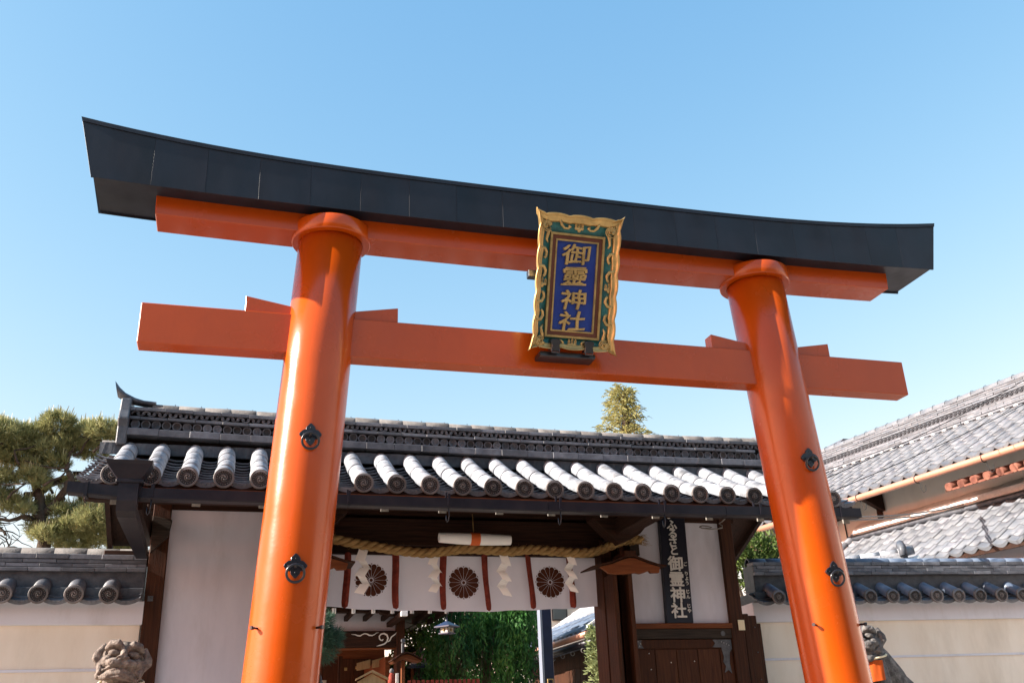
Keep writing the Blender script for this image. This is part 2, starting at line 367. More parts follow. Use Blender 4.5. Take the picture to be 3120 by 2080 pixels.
# dark copper clad kasagi: core, plus separate front sheets with standing seams
kas = beam(lambda d: zkb(d) + .012, zkt, 3.508, 3.615, 6.360, 6.854, peak=.05).build('lintel_cap', 'copper_dark', torii)
nsh = 19; edges = [-3.63] + [(-3.124 + .3747 * k) for k in range(17)]
edges = [e for e in edges if e < 3.2] + [3.203, 3.63]
mtop = .0
for i in range(len(edges) - 1):
    a, c = edges[i], edges[i + 1]
    b = MB()
    def ends(e):  # slanted ends
        if e <= -3.6: return -3.522, -3.632
        if e >= 3.6: return 3.522, 3.632
        return e, e
    (ab, at_), (cb, ct) = ends(a), ends(c); g_ = .0004
    ab += g_; at_ += g_; cb -= g_; ct -= g_
    K = 4; out = []
    j = rnd.uniform(-.0004, .0004)
    for yy in (6.348 + j, 6.3595):
        for k in range(K + 1):
            t = k / K; out.append((CX + ab + (cb - ab) * t, yy, zkb(ab + (cb - ab) * t)))
        for k in range(K, -1, -1):
            t = k / K; out.append((CX + at_ + (ct - at_) * t, yy, zkt(at_ + (ct - at_) * t) - .022))
    n = 2 * (K + 1)
    b.add(out, [tuple(range(n)), tuple(range(2 * n - 1, n - 1, -1))] + [(q, (q + 1) % n, n + (q + 1) % n, n + q) for q in range(n)])
    b.build('copper_sheet', 'copper_dark', torii, .0009)
for y0, y1 in ((6.340, 6.362), (6.852, 6.874)):   # rolled top edge strips
    beam(lambda d: zkt(d) - .022, lambda d: zkt(d) + .012, 3.632, 3.642, y0, y1).build('edge_strip', 'copper_dark', torii)
beam(zkb, lambda d: zkt(d) - .022, 3.522, 3.630, 6.856, 6.866).build('rear_fascia', 'copper_dark', torii)

CX = CXT
# ------------------------------------------------------------------ name plaque
PB = Vector((2.4035, 6.455, 4.366)); V = Vector((0, -.40, 1.02)).normalized(); U = Vector((1, 0, 0)); Wn = U.cross(V).normalized()
PM = frameM(PB + V * .5475, U, V, Wn)            # local: x right, y up the board, z out of the board
plq = empty('name_plaque', tuple(PB), 'tilted gilt framed plaque with gold characters on blue hung on the torii', 'plaque')
def P3(x, y, z=0): return PM @ Vector((x, y, z))
def plq_build(mb, name, mt, parent=None, bevel=0):
    mb.v = [tuple(PM @ Vector(v)) for v in mb.v]; return mb.build(name, mt, parent or plq, bevel)
# scalloped outline
def edge_off(t, lobes, depth):
    # t in [-1,1] along a side; 0 at the pointed corners, scallops between
    u = abs(t)
    if u > .80: return -.004 - .030 * ((1 - u) / .2) ** .6 * 1.0
    q = (t + .8) / 1.6 * lobes; fr = q - math.floor(q)
    return -.034 - depth * (1 - math.sin(math.pi * fr) ** .55) + .006
outl = []; HW, HH = .3625, .5475
NS = 56
for side in range(4):
    for k in range(NS):
        t = -1 + 2 * k / NS
        if side == 0: outl.append((t * HW, HH + edge_off(t, 3, .018), t, 0))
        if side == 1: outl.append((HW + edge_off(-t, 5, .018), -t * HH, t, 1))
        if side == 2: outl.append((-t * HW, -HH - edge_off(t, 3, .018), t, 2))
        if side == 3: outl.append((-HW - edge_off(t, 5, .018), t * HH, t, 3))
BI = (.222, .3775, -.4275)
def inner(px, py, k):
    # scale a point of the outline towards the inner border rectangle
    x0, y1, y0 = BI; s, q, t = outl[k][3], outl[k], None
    t = outl[k][2]
    if s == 0: return (t * x0, y1)
    if s == 1: return (x0, y1 + (y0 - y1) * (t + 1) / 2)
    if s == 2: return (-t * x0, y0)
    return (-x0, y0 + (y1 - y0) * (t + 1) / 2)
def ringmesh(levels):
    b = MB(); n = len(outl); vs = []
    for fr, w in levels:
        for k in range(n):
            ix, iy = inner(0, 0, k); ox, oy = outl[k][0], outl[k][1]
            vs.append((ix + (ox - ix) * fr, iy + (oy - iy) * fr, w))
    b.add(vs, [(i * n + k, i * n + (k + 1) % n, (i + 1) * n + (k + 1) % n, (i + 1) * n + k) for i in range(len(levels) - 1) for k in range(n)], True)
    return b
plq_build(ringmesh([(-.05, 0), (.0, .004), (.3, .012), (.60, .026), (.66, .026)]), 'green_field', 'green')
plq_build(ringmesh([(.54, .022), (.56, .046), (.64, .056), (.76, .052), (.88, .066), (.97, .082), (1.0, .080), (1.0, .060), (.9, .02), (.8, -.02), (.5, -.035), (0, -.035)]), 'gilt_rim', 'gold')
b = MB(); b.box(-.26, .26, -.47, .42, -.06, -.034); plq_build(b, 'backing_board', 'brown_lac')
def rectframe(x0, x1, y0, y1, w, z0, z1):
    b = MB()
    b.box(x0, x1, y1 - w, y1, z0, z1); b.box(x0, x1, y0, y0 + w, z0, z1); b.box(x0, x0 + w, y0 + w, y1 - w, z0, z1 - .0005); b.box(x1 - w, x1, y0 + w, y1 - w, z0, z1 - .0005); return b
plq_build(rectframe(-.222, .222, -.4275, .3775, .017, -.01, .030), 'outer_border', 'gold_dull')
plq_build(rectframe(-.205, .205, -.4105, .3605, .030, -.01, .016), 'brown_border', 'brown_lac')
plq_build(rectframe(-.175, .175, -.3805, .3305, .012, -.01, .022), 'inner_border', 'gold_dull')
b = MB(); b.box(-.164, .164, -.37, .32, -.008, .004); plq_build(b, 'blue_panel', 'blue')
for ch, v, wx in (('御', .222, 1.30), ('靈', .052, 1.18), ('神', -.125, 1.18), ('社', -.293, 1.22)):
    me = text_mesh('character', ch, .19, 'gold', .011, .0026, (wx, .86))
    nv_ = len(me.vertices); co = np.zeros(nv_ * 3, np.float32); me.vertices.foreach_get('co', co); co = co.reshape(-1, 3); x_, y_ = co[:, 0].copy(), co[:, 1].copy()
    co[:, 1] = y_ + .07 * x_ + .004 * np.sin(x_ * 55 + v * 40); co[:, 0] = x_ + .005 * np.sin(y_ * 60 + v * 30) + .06 * y_; me.vertices.foreach_set('co', co.ravel())
    put('character', me, frameM(P3(-.004, v, .012), U, (V + U * .03).normalized(), Wn), plq)
def spiral(cx, cy, r0, r1, a0, a1, z, n=14): return [(cx + (r0 + (r1 - r0) * i / n) * math.cos(a0 + (a1 - a0) * i / n), cy + (r0 + (r1 - r0) * i / n) * math.sin(a0 + (a1 - a0) * i / n), z) for i in range(n + 1)]
# scrolls in the green field
for sx in (-1, 1):
    for y0, dr in ((.215, 1), (.075, 1), (-.13, -1), (-.27, -1)):
        b = MB(); pts = [(sx * .315, y0 + .045 * dr, .040), (sx * .300, y0 + .035 * dr, .044), (sx * .268, y0 + .03 * dr, .040), (sx * .250, y0, .036), (sx * .254, y0 - .03 * dr, .036), (sx * .262, y0 - .040 * dr, .036), (sx * .268, y0 - .032 * dr, .036)]
        b.tube(pts, [.013, .015, .014, .012, .011, .014, .009], 8); plq_build(b, 'scroll', 'gold')
for sy, yy in ((1, .425), (-1, -.462)):
    for sx in (-1, 1):
        b = MB(); pts = [(sx * .16, yy + sy * .045, .05), (sx * .145, yy + sy * .01, .044), (sx * .12, yy - sy * .012, .040), (sx * .09, yy - sy * .012, .038), (sx * .075, yy + .002 * sy, .038), (sx * .088, yy + .012 * sy, .038)]
        b.tube(pts, [.011, .012, .010, .009, .012, .008], 8); plq_build(b, 'scroll', 'gold')
# corner foliage fans
for sx in (-1, 1):
    for sy in (-1, 1):
        cxq, cyq = sx * .255, (.415 if sy > 0 else -.462); b = MB()
        for k in range(9):
            a = math.atan2(sy * .9, sx * .6) + (k - 4) * .36; L_ = .060 + .014 * math.cos((k - 4) * .8)
            b.tube([(cxq, cyq, .040), (cxq + math.cos(a) * L_ * .6, cyq + math.sin(a) * L_ * .5, .055), (cxq + math.cos(a + .15) * L_, cyq + math.sin(a + .15) * L_ * .8, .046)], [.012, .010, .004], 6)
        for k in range(3): b.tube(spiral(cxq, cyq, .008 + .014 * k, .016 + .014 * k, .5 * k, .5 * k + 4.4, .060 - .004 * k, 9), .005, 5)
        b.tube([(cxq - sx * .02, cyq - sy * .01, .04), (cxq - sx * .005, cyq - sy * .055, .045), (cxq + sx * .004, cyq - sy * .10, .04), (cxq - sx * .010, cyq - sy * .125, .036)], [.010, .013, .010, .006], 7)
        plq_build(b, 'corner_foliage', 'gold')
# leaf crests at the middle of each side
for cx_, cy_ in ((0, .428), (0, -.468), (-.272, -.02), (.272, -.02)):
    b = MB(); z = .036
    for dx, dy, rx, ry in ((0, -.016, .016, .022), (-.022, -.008, .017, .013), (.022, -.008, .017, .013)): b.ball((cx_ + dx, cy_ + dy, z), (rx, ry, .008), 10, 6)
    for dx, top in ((-.026, .03), (0, .04), (.026, .03)):
        for k in range(3):
            b.ball((cx_ + dx - .005, cy_ + .006 + (top - .006) * k / 3, z + .002), .0055, 7, 4); b.ball((cx_ + dx + .005, cy_ + .006 + (top - .006) * k / 3, z + .002), .0055, 7, 4)
        b.ball((cx_ + dx, cy_ + top, z + .002), .006, 7, 4)
    plq_build(b, 'leaf_crest', 'gold')
# iron mounts
for sx in (-.145, .125):
    b = MB(); b.prism([(sx - .038, -.535), (sx + .038, -.535), (sx + .030, -.49), (sx + .042, -.455), (sx + .02, -.442), (sx - .02, -.442), (sx - .042, -.455), (sx - .030, -.49)], 'z', .02, .088)
    plq_build(b, 'iron_foot', 'black', None, .004)
    b = MB(); b.tube([P3(sx - .03, -.52, .09), P3(sx - .03, -.545, .09), P3(sx + .03, -.545, .09), P3(sx + .03, -.52, .09)], .004, 6); b.build('wire_loop', 'steel', plq)
boxpart('iron_shelf', 'black', plq, 2.15, 2.60, 6.42, 6.556, 4.325, 4.362)
boxpart('wall_mount', 'black', plq, 2.052, 2.70, 6.30, 6.36, 4.925, 4.985)
for x in (2.2, 2.55): boxpart('mount_arm', 'black', plq, x, x + .05, 6.362, 6.385, 4.95, 5.26)

# ================================================================== tile meshes (shared)
def arc(r, a0, a1, n): return [(r * math.cos(a0 + (a1 - a0) * i / n), r * math.sin(a0 + (a1 - a0) * i / n)) for i in range(n + 1)]
def round_tile_mesh(name, r, L, mt, r2=None, lip=.006, n=12):
    """barrel cover tile along +y (uphill), open below"""
    r2 = r2 or r; b = MB(); vs = []; A = arc(1, -.25, math.pi + .25, n)
    rings = [(0, r - .016), (0, r), (L, r2), ]
    for y, rr in rings: vs += [(c * rr, y, s * rr) for c, s in A]
    m_ = n + 1
    b.add(vs, [(i * m_ + k, i * m_ + k + 1, (i + 1) * m_ + k + 1, (i + 1) * m_ + k) for i in range(2) for k in range(n)], False)
    me, _ = b.mesh(name, mt, False)
    for p in me.polygons: p.use_smooth = abs(p.normal.y) < .7
    return me
def disc_mesh(name, R0, mt, detail=True):
    """eave disc facing -y: rim, recess, comma swirl and beads"""
    b = MB(); n = 32
    prof = [(R0 * .98, .028), (R0, .022), (R0, .004), (R0 * .95, 0), (R0 * .80, 0), (R0 * .765, .010), (0, .011)]
    prof = [(max(r, 1e-4), y) for r, y in prof]
    vs = [(r * math.cos(2 * math.pi * k / n), y, r * math.sin(2 * math.pi * k / n)) for r, y in prof for k in range(n)]
    b.add(vs, [(i * n + k, i * n + (k + 1) % n, (i + 1) * n + (k + 1) % n, (i + 1) * n + k) for i in range(len(prof) - 1) for k in range(n)])
    if detail:
        for q in range(3):
            a0 = q * 2 * math.pi / 3
            pts = [((R0 * (.10 + .34 * t)) * math.cos(a0 + 3.3 * t), .008, (R0 * (.10 + .34 * t)) * math.sin(a0 + 3.3 * t)) for t in [i / 8 for i in range(9)]]
            b.tube(pts, [R0 * v for v in (.10, .11, .10, .085, .07, .055, .045, .03, .02)], 6, True, True)
        for k in range(18):
            a = 2 * math.pi * k / 18; b.ball((R0 * .64 * math.cos(a), .009, R0 * .64 * math.sin(a)), (R0 * .062, .006, R0 * .062), 6, 3)
    me = b.mesh(name, mt, False)[0]; me.materials.append(M['tile_recess'])
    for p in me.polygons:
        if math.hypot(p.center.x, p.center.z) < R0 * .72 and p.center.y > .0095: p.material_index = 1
    return me
def flower_disc_mesh(name, R0, mt):
    b = MB(); n = 20
    prof = [(R0 * .98, .03), (R0, .01), (R0 * .96, 0), (R0 * .76, 0), (R0 * .72, .009), (1e-4, .010)]
    vs = [(r * math.cos(2 * math.pi * k / n), y, r * math.sin(2 * math.pi * k / n)) for r, y in prof for k in range(n)]
    b.add(vs, [(i * n + k, i * n + (k + 1) % n, (i + 1) * n + (k + 1) % n, (i + 1) * n + k) for i in range(len(prof) - 1) for k in range(n)])
    for k in range(12):
        a = 2 * math.pi * k / 12; c, s = math.cos(a), math.sin(a)
        b.tube([(R0 * .18 * c, .008, R0 * .18 * s), (R0 * .62 * c, .006, R0 * .62 * s)], [R0 * .04, R0 * .09], 4, True, False)
    b.ball((0, .008, 0), (R0 * .15, .006, R0 * .15), 8, 4)
    return b.mesh(name, mt, False)[0]
def pan_mesh(name, w, L, sag, th, mt, n=6, drop=0):
    """concave pan, width w along x, length L along +y, arc sags in the middle; front edge thickness th"""
    b = MB(); top = []; 
    for y, dz in ((0, 0), (L, 0)):
        for i in range(n + 1):
            t = -1 + 2 * i / n; top.append((t * w / 2, y, -sag * (1 - t * t) + dz))
    bot = [(x, y, z - th) for x, y, z in top]
    m_ = n + 1; vs = top + bot; o = len(top)
    fs = [(i, i + 1, m_ + i + 1, m_ + i) for i in range(n)] + [(o + m_ + i, o + m_ + i + 1, o + i + 1, o + i) for i in range(n)]
    fs += [(i + 1, i, o + i, o + i + 1) for i in range(n)] + [(0, m_, o + m_, o), (n, o + n, o + m_ + n, m_ + n)]
    b.add(vs, fs)
    if drop:   # moulded eave lip with pendant edge
        fr = [(x, -.004, z + .002) for x, y, z in top[:m_]]; lo = [(x, -.004, z - drop * (1 - .35 * (x / (w / 2)) ** 2)) for x, y, z in top[:m_]]
        bk = [(x, .014, z) for x, y, z in lo]
        b.add(fr + lo + bk, [(i, i + 1, m_ + i + 1, m_ + i) for i in range(n)] + [(m_ + i, m_ + i + 1, 2 * m_ + i + 1, 2 * m_ + i) for i in range(n)])
        for k in range(5): b.ball(((-.3 + .15 * k) * w, -.005, -sag - .3 * drop + .01 * abs(k - 2)), (.012, .004, .007), 6, 3)
    me, _ = b.mesh(name, mt, False); return me
def noshi_mesh(name, L, d, h, mt, flare=.004):
    b = MB(); g_ = .0015
    b.prism([(0, 0), (0, -h), (d, -h + .006), (d, .008)], 'x', -L / 2 + g_, L / 2 - g_)
    me, _ = b.mesh(name, mt, False, .003); return me
def crown_mesh(name, r, L, mt, n=10):
    b = MB(); A = arc(1, -.1, math.pi + .1, n); vs = []
    for x, rr in ((-L / 2 + .001, r - .012), (-L / 2 + .001, r), (L / 2 - .012, r), (L / 2 - .001, r * .95)): vs += [(x, c * rr, s * rr) for c, s in A]
    m_ = n + 1
    b.add(vs, [(i * m_ + k, i * m_ + k + 1, (i + 1) * m_ + k + 1, (i + 1) * m_ + k) for i in range(3) for k in range(n)])
    me, _ = b.mesh(name, mt, False)
    for p in me.polygons: p.use_smooth = abs(p.normal.x) < .6
    return me
def T(x, y, z): return Matrix.Translation((x, y, z))
def RX(a): return Matrix.Rotation(a, 4, 'X')
def RY(a): return Matrix.Rotation(a, 4, 'Y')
def RZ(a): return Matrix.Rotation(a, 4, 'Z')

# ================================================================== GATEHOUSE
gate = empty('shrine_gatehouse', (2.55, 10.4, 0), 'timber and white plaster shrine gatehouse with a tiled roof behind the torii', 'gatehouse')
YE, YT = 8.9, 10.0; ZE, ZT = 3.94, 4.47                 # axis of the barrel tiles at eave and under the ridge
SL = math.atan2(ZT - ZE, YT - YE); LEN = math.hypot(ZT - ZE, YT - YE)
def rz(y, sag=.025):
    u = (y - YE) / (YT - YE); return ZE + (ZT - ZE) * u - 4 * sag * u * (1 - u)
def rs(y): return math.atan2(rz(y + .01) - rz(y - .01), .02)
RX0, RX1 = -1.37, 6.54
roof = MB().prism([(8.94, 3.83), (8.94, 3.86), (10.28, 4.50), (11.60, 3.86), (11.60, 3.83), (10.28, 4.44)], 'x', RX0 + .101, RX1 - .101).build('roof', 'wood_y', gate)
PITCH_T = .3172; XS = [-1.058 + PITCH_T * k for k in range(24)]
rt = round_tile_mesh('barrel_tile', .085, .33, 'tile_round', .0825)
rt_e = round_tile_mesh('eave_barrel_tile', .090, .34, 'tile_round', .0865)
dm = disc_mesh('eave_disc', .0935, 'tile_disc')
pan = pan_mesh('pan_tile', .262, .145, .036, .014, 'tile_pan')
pan_e = pan_mesh('eave_pan_tile', .262, .145, .034, .024, 'tile_pan', drop=.044)
for x in XS:
    jx = rnd.uniform(-.006, .006); jr = R(rnd.uniform(-1.2, 1.2))
    put('eave_barrel_tile', rt_e, T(x + jx, YE + .012, ZE + rnd.uniform(-.004, .004)) @ RX(rs(YE + .1)) @ RZ(jr), roof)
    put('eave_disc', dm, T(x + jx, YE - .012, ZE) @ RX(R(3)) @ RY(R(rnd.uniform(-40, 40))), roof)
    for k in range(3):
        y = YE + .31 + .27 * k
        put('barrel_tile', rt, T(x + rnd.uniform(-.005, .005), y, rz(y) + .002 * k) @ RX(rs(y + .1)) @ RZ(R(rnd.uniform(-1, 1))), roof)
for k in range(-1, 24):
    xc = XS[0] + PITCH_T * (k + .5)
    put('eave_pan_tile', pan_e, T(xc, YE + .015, ZE - .012) @ RX(rs(YE + .05) - R(8)), roof)
    for j in range(1, 10):
        y = YE + .015 + .111 * j
        put('pan_tile', pan, T(xc + rnd.uniform(-.003, .003), y, rz(y) - .016 + rnd.uniform(-.003, .003)) @ RX(rs(y) - R(12.5)) @ RY(R(rnd.uniform(-1, 1))), roof)
# plain under-ridge tiles between the barrel tops
for k in range(-1, 24):
    xc = XS[0] + PITCH_T * (k + .5)
    vs = [(xc + .115 * q / 4, 9.955 + .010 * (q / 4) ** 2 + rnd.uniform(-.002, .002), z) for z in (4.43, 4.545) for q in range(-4, 5)]
    b = MB(); b.add(vs + [(x, y + .03, z) for x, y, z in vs], [(q, q + 1, 10 + q, 9 + q) for q in range(8)] + [(18 + 9 + q, 18 + 10 + q, 18 + q + 1, 18 + q) for q in range(8)] + [(9 + q, 10 + q, 28 + q, 27 + q) for q in range(8)])
    b.build('under_ridge_tile', 'tile_dark', roof)
# rear slope, simple courses
for j in range(10):
    y = 10.5 + .115 * j
    b = MB(); z = 4.47 - .49 * (y - 10.5)
    for k in range(46): 
        x = RX0 + .1 + k * .17; b.box(x, x + .165, y, y + .14, z - .02 + (k % 2) * .02, z + (k % 2) * .02)
    b.build('rear_tile_course', 'tile', roof, kind='stuff')
# ridge stack
def rl(x): return .055 * (max(0, 3.6 - x) / 4.6) ** 1.6 - .022 + .02 * (max(0, x - 4.2) / 2) ** 2
RA, RB = -1.09, 6.27
b = MB(); nseg = 24
for i in range(nseg):
    xa, xb = RA + (RB - RA) * i / nseg, RA + (RB - RA) * (i + 1) / nseg
    vs = []
    for x in (xa, xb):
        for (yy, zz) in ((10.06, 4.50), (10.06, 4.93), (10.44, 4.93), (10.44, 4.50)): vs.append((x, yy, zz + rl(x)))
    b.add(vs, [(0, 1, 5, 4), (1, 2, 6, 5), (2, 3, 7, 6)] + ([(0, 3, 2, 1)] if i == 0 else []) + ([(4, 5, 6, 7)] if i == nseg - 1 else []))
b.build('ridge_core', 'clay_dark', roof)
rows = [(9.905, 4.655, .070, .30, .0, 'tile'), (10.00, 4.688, .034, .30, .15, 'tile'), (9.985, 4.807, .030, .27, .1, 'tile'), (9.985, 4.905, .036, .28, .05, 'tile')]
for (yf, zt, h, L_, off, mt_) in rows:
    me = noshi_mesh('ridge_course_tile', L_, .30, h, mt_); x = RA + off
    x0 = RA - .0
    cur = RA
    if off: 
        me2 = noshi_mesh('ridge_course_tile', off, .30, h, mt_); put('ridge_course_tile', me2, T(RA + off / 2, yf, zt + rl(RA)), roof); cur = RA + off
    while cur + L_ < RB + .02:
        xc = cur + L_ / 2; sl_ = (rl(xc + .1) - rl(xc - .1)) / .2
        put('ridge_course_tile', me, T(xc, yf + rnd.uniform(-.004, .004), zt + rl(xc) + rnd.uniform(-.003, .003)) @ RY(-math.atan(sl_) + R(rnd.uniform(-.5, .5))), roof); cur += L_
fd = [flower_disc_mesh('ridge_disc', .0465, 'tile'), disc_mesh('ridge_disc_plain', .0465, 'tile', False)]
x = RA + .06; k = 0
while x < RB - .03:
    put('ridge_disc', fd[1 if (rnd.random() < .45) else 0], T(x, 10.015 + rnd.uniform(-.006, .004), 4.731 + rl(x) + rnd.uniform(-.003, .003)) @ RY(rnd.uniform(0, 6)), roof); x += .1005 + rnd.uniform(-.002, .002)
wb = MB()
def halfring(b, up, R0=.036, r=.0105, n=10):
    pts = [(R0 * math.cos(math.pi * i / n), 0, R0 * math.sin(math.pi * i / n) * up) for i in range(n + 1)]
    b.tube(pts, [r] * len(pts), 6, True, True); return b
wu = halfring(MB(), 1).mesh('wave_tile', 'tile', False)[0]; wd = halfring(MB(), -1).mesh('wave_tile', 'tile', False)[0]
x = RA + .05; k = 0
while x < RB - .04:
    up = k % 2 == 0
    put('wave_tile', wu if up else wd, T(x, 10.02, 4.838 + (.0 if up else .014) + rl(x)) @ Matrix.Diagonal((1, 1.6, .85 if up else .8, 1)), roof); x += .052; k += 1
cm = crown_mesh('ridge_crown_tile', .062, .262, 'tile_dark'); cm2 = crown_mesh('ridge_crown_tile_pale', .062, .262, 'tile_crown')
x = RA + .33
boxpart('ridge_bed', 'tile_dark', roof, RA, RB, 10.08, 10.42, 4.905, 4.925)
while x < RB - .1:
    sl_ = (rl(x + .1) - rl(x - .1)) / .2
    put('ridge_crown_tile', cm2, T(x, 10.12, 4.925 + rl(x) + rnd.uniform(-.003, .004)) @ RY(-math.atan(sl_) + R(rnd.uniform(-1.2, 1.2))) @ RZ(R(rnd.uniform(-1, 1))), roof)
    MB().cyl((x + .09, 10.12, 4.98 + rl(x)), (x + .09, 10.12, 5.0 + rl(x)), .004, 6).build('ridge_wire_knot', 'black', roof); x += .262
# left end ornament and horn
b = MB(); b.prism([(9.90, 4.52), (9.90, 4.70), (9.86, 4.78), (9.92, 4.88), (9.96, 5.02), (10.1, 5.06), (10.4, 5.06), (10.54, 5.0), (10.58, 4.86), (10.62, 4.75), (10.60, 4.52)], 'x', RA - .095, RA + .002)
b.build('ridge_end_tile', 'tile_dark', roof, .01)
horn = [(-.86, 4.985, .058, .028), (-.98, 4.99, .062, .030), (-1.07, 5.01, .066, .036), (-1.15, 5.045, .074, .050), (-1.21, 5.085, .080, .066), (-1.262, 5.135, .086, .085)]
b = MB(); n = 16; vs = []
for x, z, ry, rzz in horn:
    for k in range(n):
        a = 2 * math.pi * k / n; vs.append((x - .02 * math.sin(a) * (1 if x < -1.1 else 0), 10.12 + ry * math.cos(a), z + .03 + rzz * math.sin(a)))
b.add(vs, [(i * n + k, i * n + (k + 1) % n, (i + 1) * n + (k + 1) % n, (i + 1) * n + k) for i in range(len(horn) - 1) for k in range(n)], True)
b.add(vs[-n:], [tuple(range(n))]); b.add(vs[:n], [tuple(range(n - 1, -1, -1))]); b.build('ridge_horn', 'tile_dark', roof)
# right end: turned up last crown
MB().tube([(6.10, 10.12, 4.94), (6.25, 10.12, 4.96), (6.38, 10.12, 5.02)], [.06, .064, .07], 12).build('ridge_horn', 'tile', roof)
MB().prism([(9.92, 4.52), (9.92, 4.99), (10.4, 5.0), (10.56, 4.52)], 'x', RB, RB + .08).build('ridge_end_tile', 'tile_dark', roof, .01)
# verge boards and verge covers
for x0, x1 in ((RX0 + .05, RX0 + .10), (RX1 - .10, RX1 - .05)):
    MB().prism([(8.95, 3.75), (8.95, 3.85), (10.28, 4.46), (11.6, 3.85), (11.6, 3.75), (10.28, 4.36)], 'x', x0, x1).build('verge_board', 'wood_y', roof)
MB().tube([(-1.34, 10.2, 4.575), (-1.08, 10.2, 4.575)], .058, 12).build('verge_end_tile', 'tile_crown', roof)
boxpart('eave_board', 'wood_h', roof, RX0 + .05, RX1 - .05, 8.93, 8.965, 3.785, 3.868)
boxpart('eave_batten', 'wood_red', roof, RX0 + .05, RX1 - .05, 8.90, 8.93, 3.80, 3.832, .002)
# rafters with white painted tips
rx = [-1.0, -.325, .25, .80, 1.351, 1.90, 2.459, 2.986, 3.537, 4.091, 4.688, 5.276, 5.85, 6.3]
for x in rx:
    b = MB(); b.prism([(8.835, 3.705), (8.835, 3.785), (10.28, 4.425), (10.28, 4.345)], 'x', x - .036, x + .036)
    rf = b.build('rafter', 'wood_y', roof, .003)
    b = MB(); b.prism([(8.812, 3.652), (8.812, 3.745), (8.834, 3.752), (8.834, 3.655)], 'x', x - .0365, x + .0365); b.build('painted_tip', 'tip_paint', rf)
# gutter: U channel
def gutter(xa, xb, dz, name='gutter'):
    b = MB(); gz = -.026; prof = [(8.66, 3.792), (8.66, 3.704), (8.668, 3.694), (8.775, 3.694), (8.782, 3.704), (8.782, 3.80), (8.774, 3.80), (8.774, 3.704), (8.669, 3.704), (8.669, 3.792)]
    b.prism([(y, z + gz) for y, z in prof], 'x', 0, 1)
    b.v = [(xa + (xb - xa) * v[0], v[1], v[2] + dz[0] + (dz[1] - dz[0]) * v[0]) for v in b.v]; return b.build(name, 'gutter', roof)
gsegs = [(-1.37, -.79, (.040, .002)), (-.785, 1.0, (.002, -.002)), (1.005, 2.9, (-.002, -.008)), (2.905, 4.8, (-.008, .0)), (4.805, 6.39, (.0, .02))]
for a_, b_, d_ in gsegs: gutter(a_, b_, d_)
for x in (-1.22, -.79, -.69, 1.0, 1.93, 3.03, 4.13, 5.2, 6.15):
    b = MB(); b.box(x - .012, x + .012, 8.652, 8.66, 3.69, 3.80); b.box(x - .012, x + .012, 8.652, 8.79, 3.684, 3.692); b.box(x - .008, x + .008, 8.782, 8.80, 3.69, 3.84); b.build('gutter_bracket', 'gutter', roof)
for x in (-.69, 1.93, 3.03, 4.12):
    b = MB(); b.tube([(x, 8.68, 3.70), (x, 8.67, 3.60), (x - .008, 8.67, 3.55), (x - .018, 8.67, 3.535), (x - .028, 8.67, 3.55), (x - .03, 8.67, 3.60)], .0055, 6); b.build('gutter_hook', 'black', roof)
# rain hopper and down pipe at the left
hp = MB()
def loftrect(b, secs):
    vs = []
    for (xa, xb, ya, yb, z) in secs: vs += [(xa, ya, z), (xb, ya, z), (xb, yb, z), (xa, yb, z)]
    fs = [(i * 4 + k, i * 4 + (k + 1) % 4, (i + 1) * 4 + (k + 1) % 4, (i + 1) * 4 + k) for i in range(len(secs) - 1) for k in range(4)]
    return b.add(vs, fs + [(3, 2, 1, 0), tuple(len(vs) - 4 + k for k in range(4))])
loftrect(hp, [(-1.075, -.70, 8.56, 8.74, 3.985), (-1.072, -.703, 8.57, 8.74, 3.955), (-.975, -.785, 8.60, 8.72, 3.83), (-.965, -.79, 8.60, 8.72, 3.815)])
dp = hp.build('rain_hopper', 'gutter', gate)
boxpart('hopper_collar', 'gutter', dp, -.985, -.765, 8.585, 8.735, 3.795, 3.822)
b = MB(); secs = [((-.962, -.798), (8.60, 3.80), (8.70, 3.80)), ((-.962, -.798), (8.60, 3.64), (8.70, 3.66)), ((-.962, -.798), (8.63, 3.555), (8.74, 3.62)), ((-.955, -.80), (8.72, 3.52), (8.78, 3.61)), ((-.90, -.798), (10.28, 3.455), (10.28, 3.56))]
vs = []
for (xa, xb), (ya, za), (yb, zb_) in secs: vs += [(xa, ya, za), (xb, ya, za), (xb, yb, zb_), (xa, yb, zb_)]
b.add(vs, [(q * 4 + k, q * 4 + (k + 1) % 4, (q + 1) * 4 + (k + 1) % 4, (q + 1) * 4 + k) for q in range(len(secs) - 1) for k in range(4)] + [(3, 2, 1, 0), tuple(len(vs) - 4 + k for k in range(4))])
b.build('downpipe', 'gutter', gate)

# --- timber frame and walls
YF = 10.40
boxpart('post', 'wood_v', gate, -.794, -.618, YF, YF + .18, 0, 4.05, .006)
boxpart('post', 'wood_v', gate, 5.645, 5.812, YF, YF + .18, 0, 4.10, .006)
for x0, x1, mt_, y0 in ((4.077, 4.20, 'wood_v', YF - .04), (4.203, 4.30, 'wood_v', YF + .03), (4.302, 4.345, 'wood_mid', YF - .06), (4.347, 4.408, 'wood_v', YF - .02)):
    boxpart('gate_post', mt_, gate, x0, x1, y0, YF + .30, 0, 3.75, .005)
    boxpart('gate_post', mt_, gate, 5.04 - x1, 5.04 - x0, y0, YF + .30, 0, 3.75, .005)
w1 = boxpart('plaster_panel', 'plaster', gate, -.618, .632, YF + .05, YF + .12, 0, 4.0, 0)
w2 = boxpart('plaster_panel', 'plaster', gate, 4.408, 5.645, YF + .05, YF + .12, 2.82, 4.05, 0)
boxpart('head_beam', 'wood_h', gate, -.86, 5.86, YF + .02, YF + .22, 3.99, 4.12, .005)
boxpart('purlin', 'wood_h', gate, -1.28, 6.42, 9.52, 9.66, 3.86, 4.0, .005)
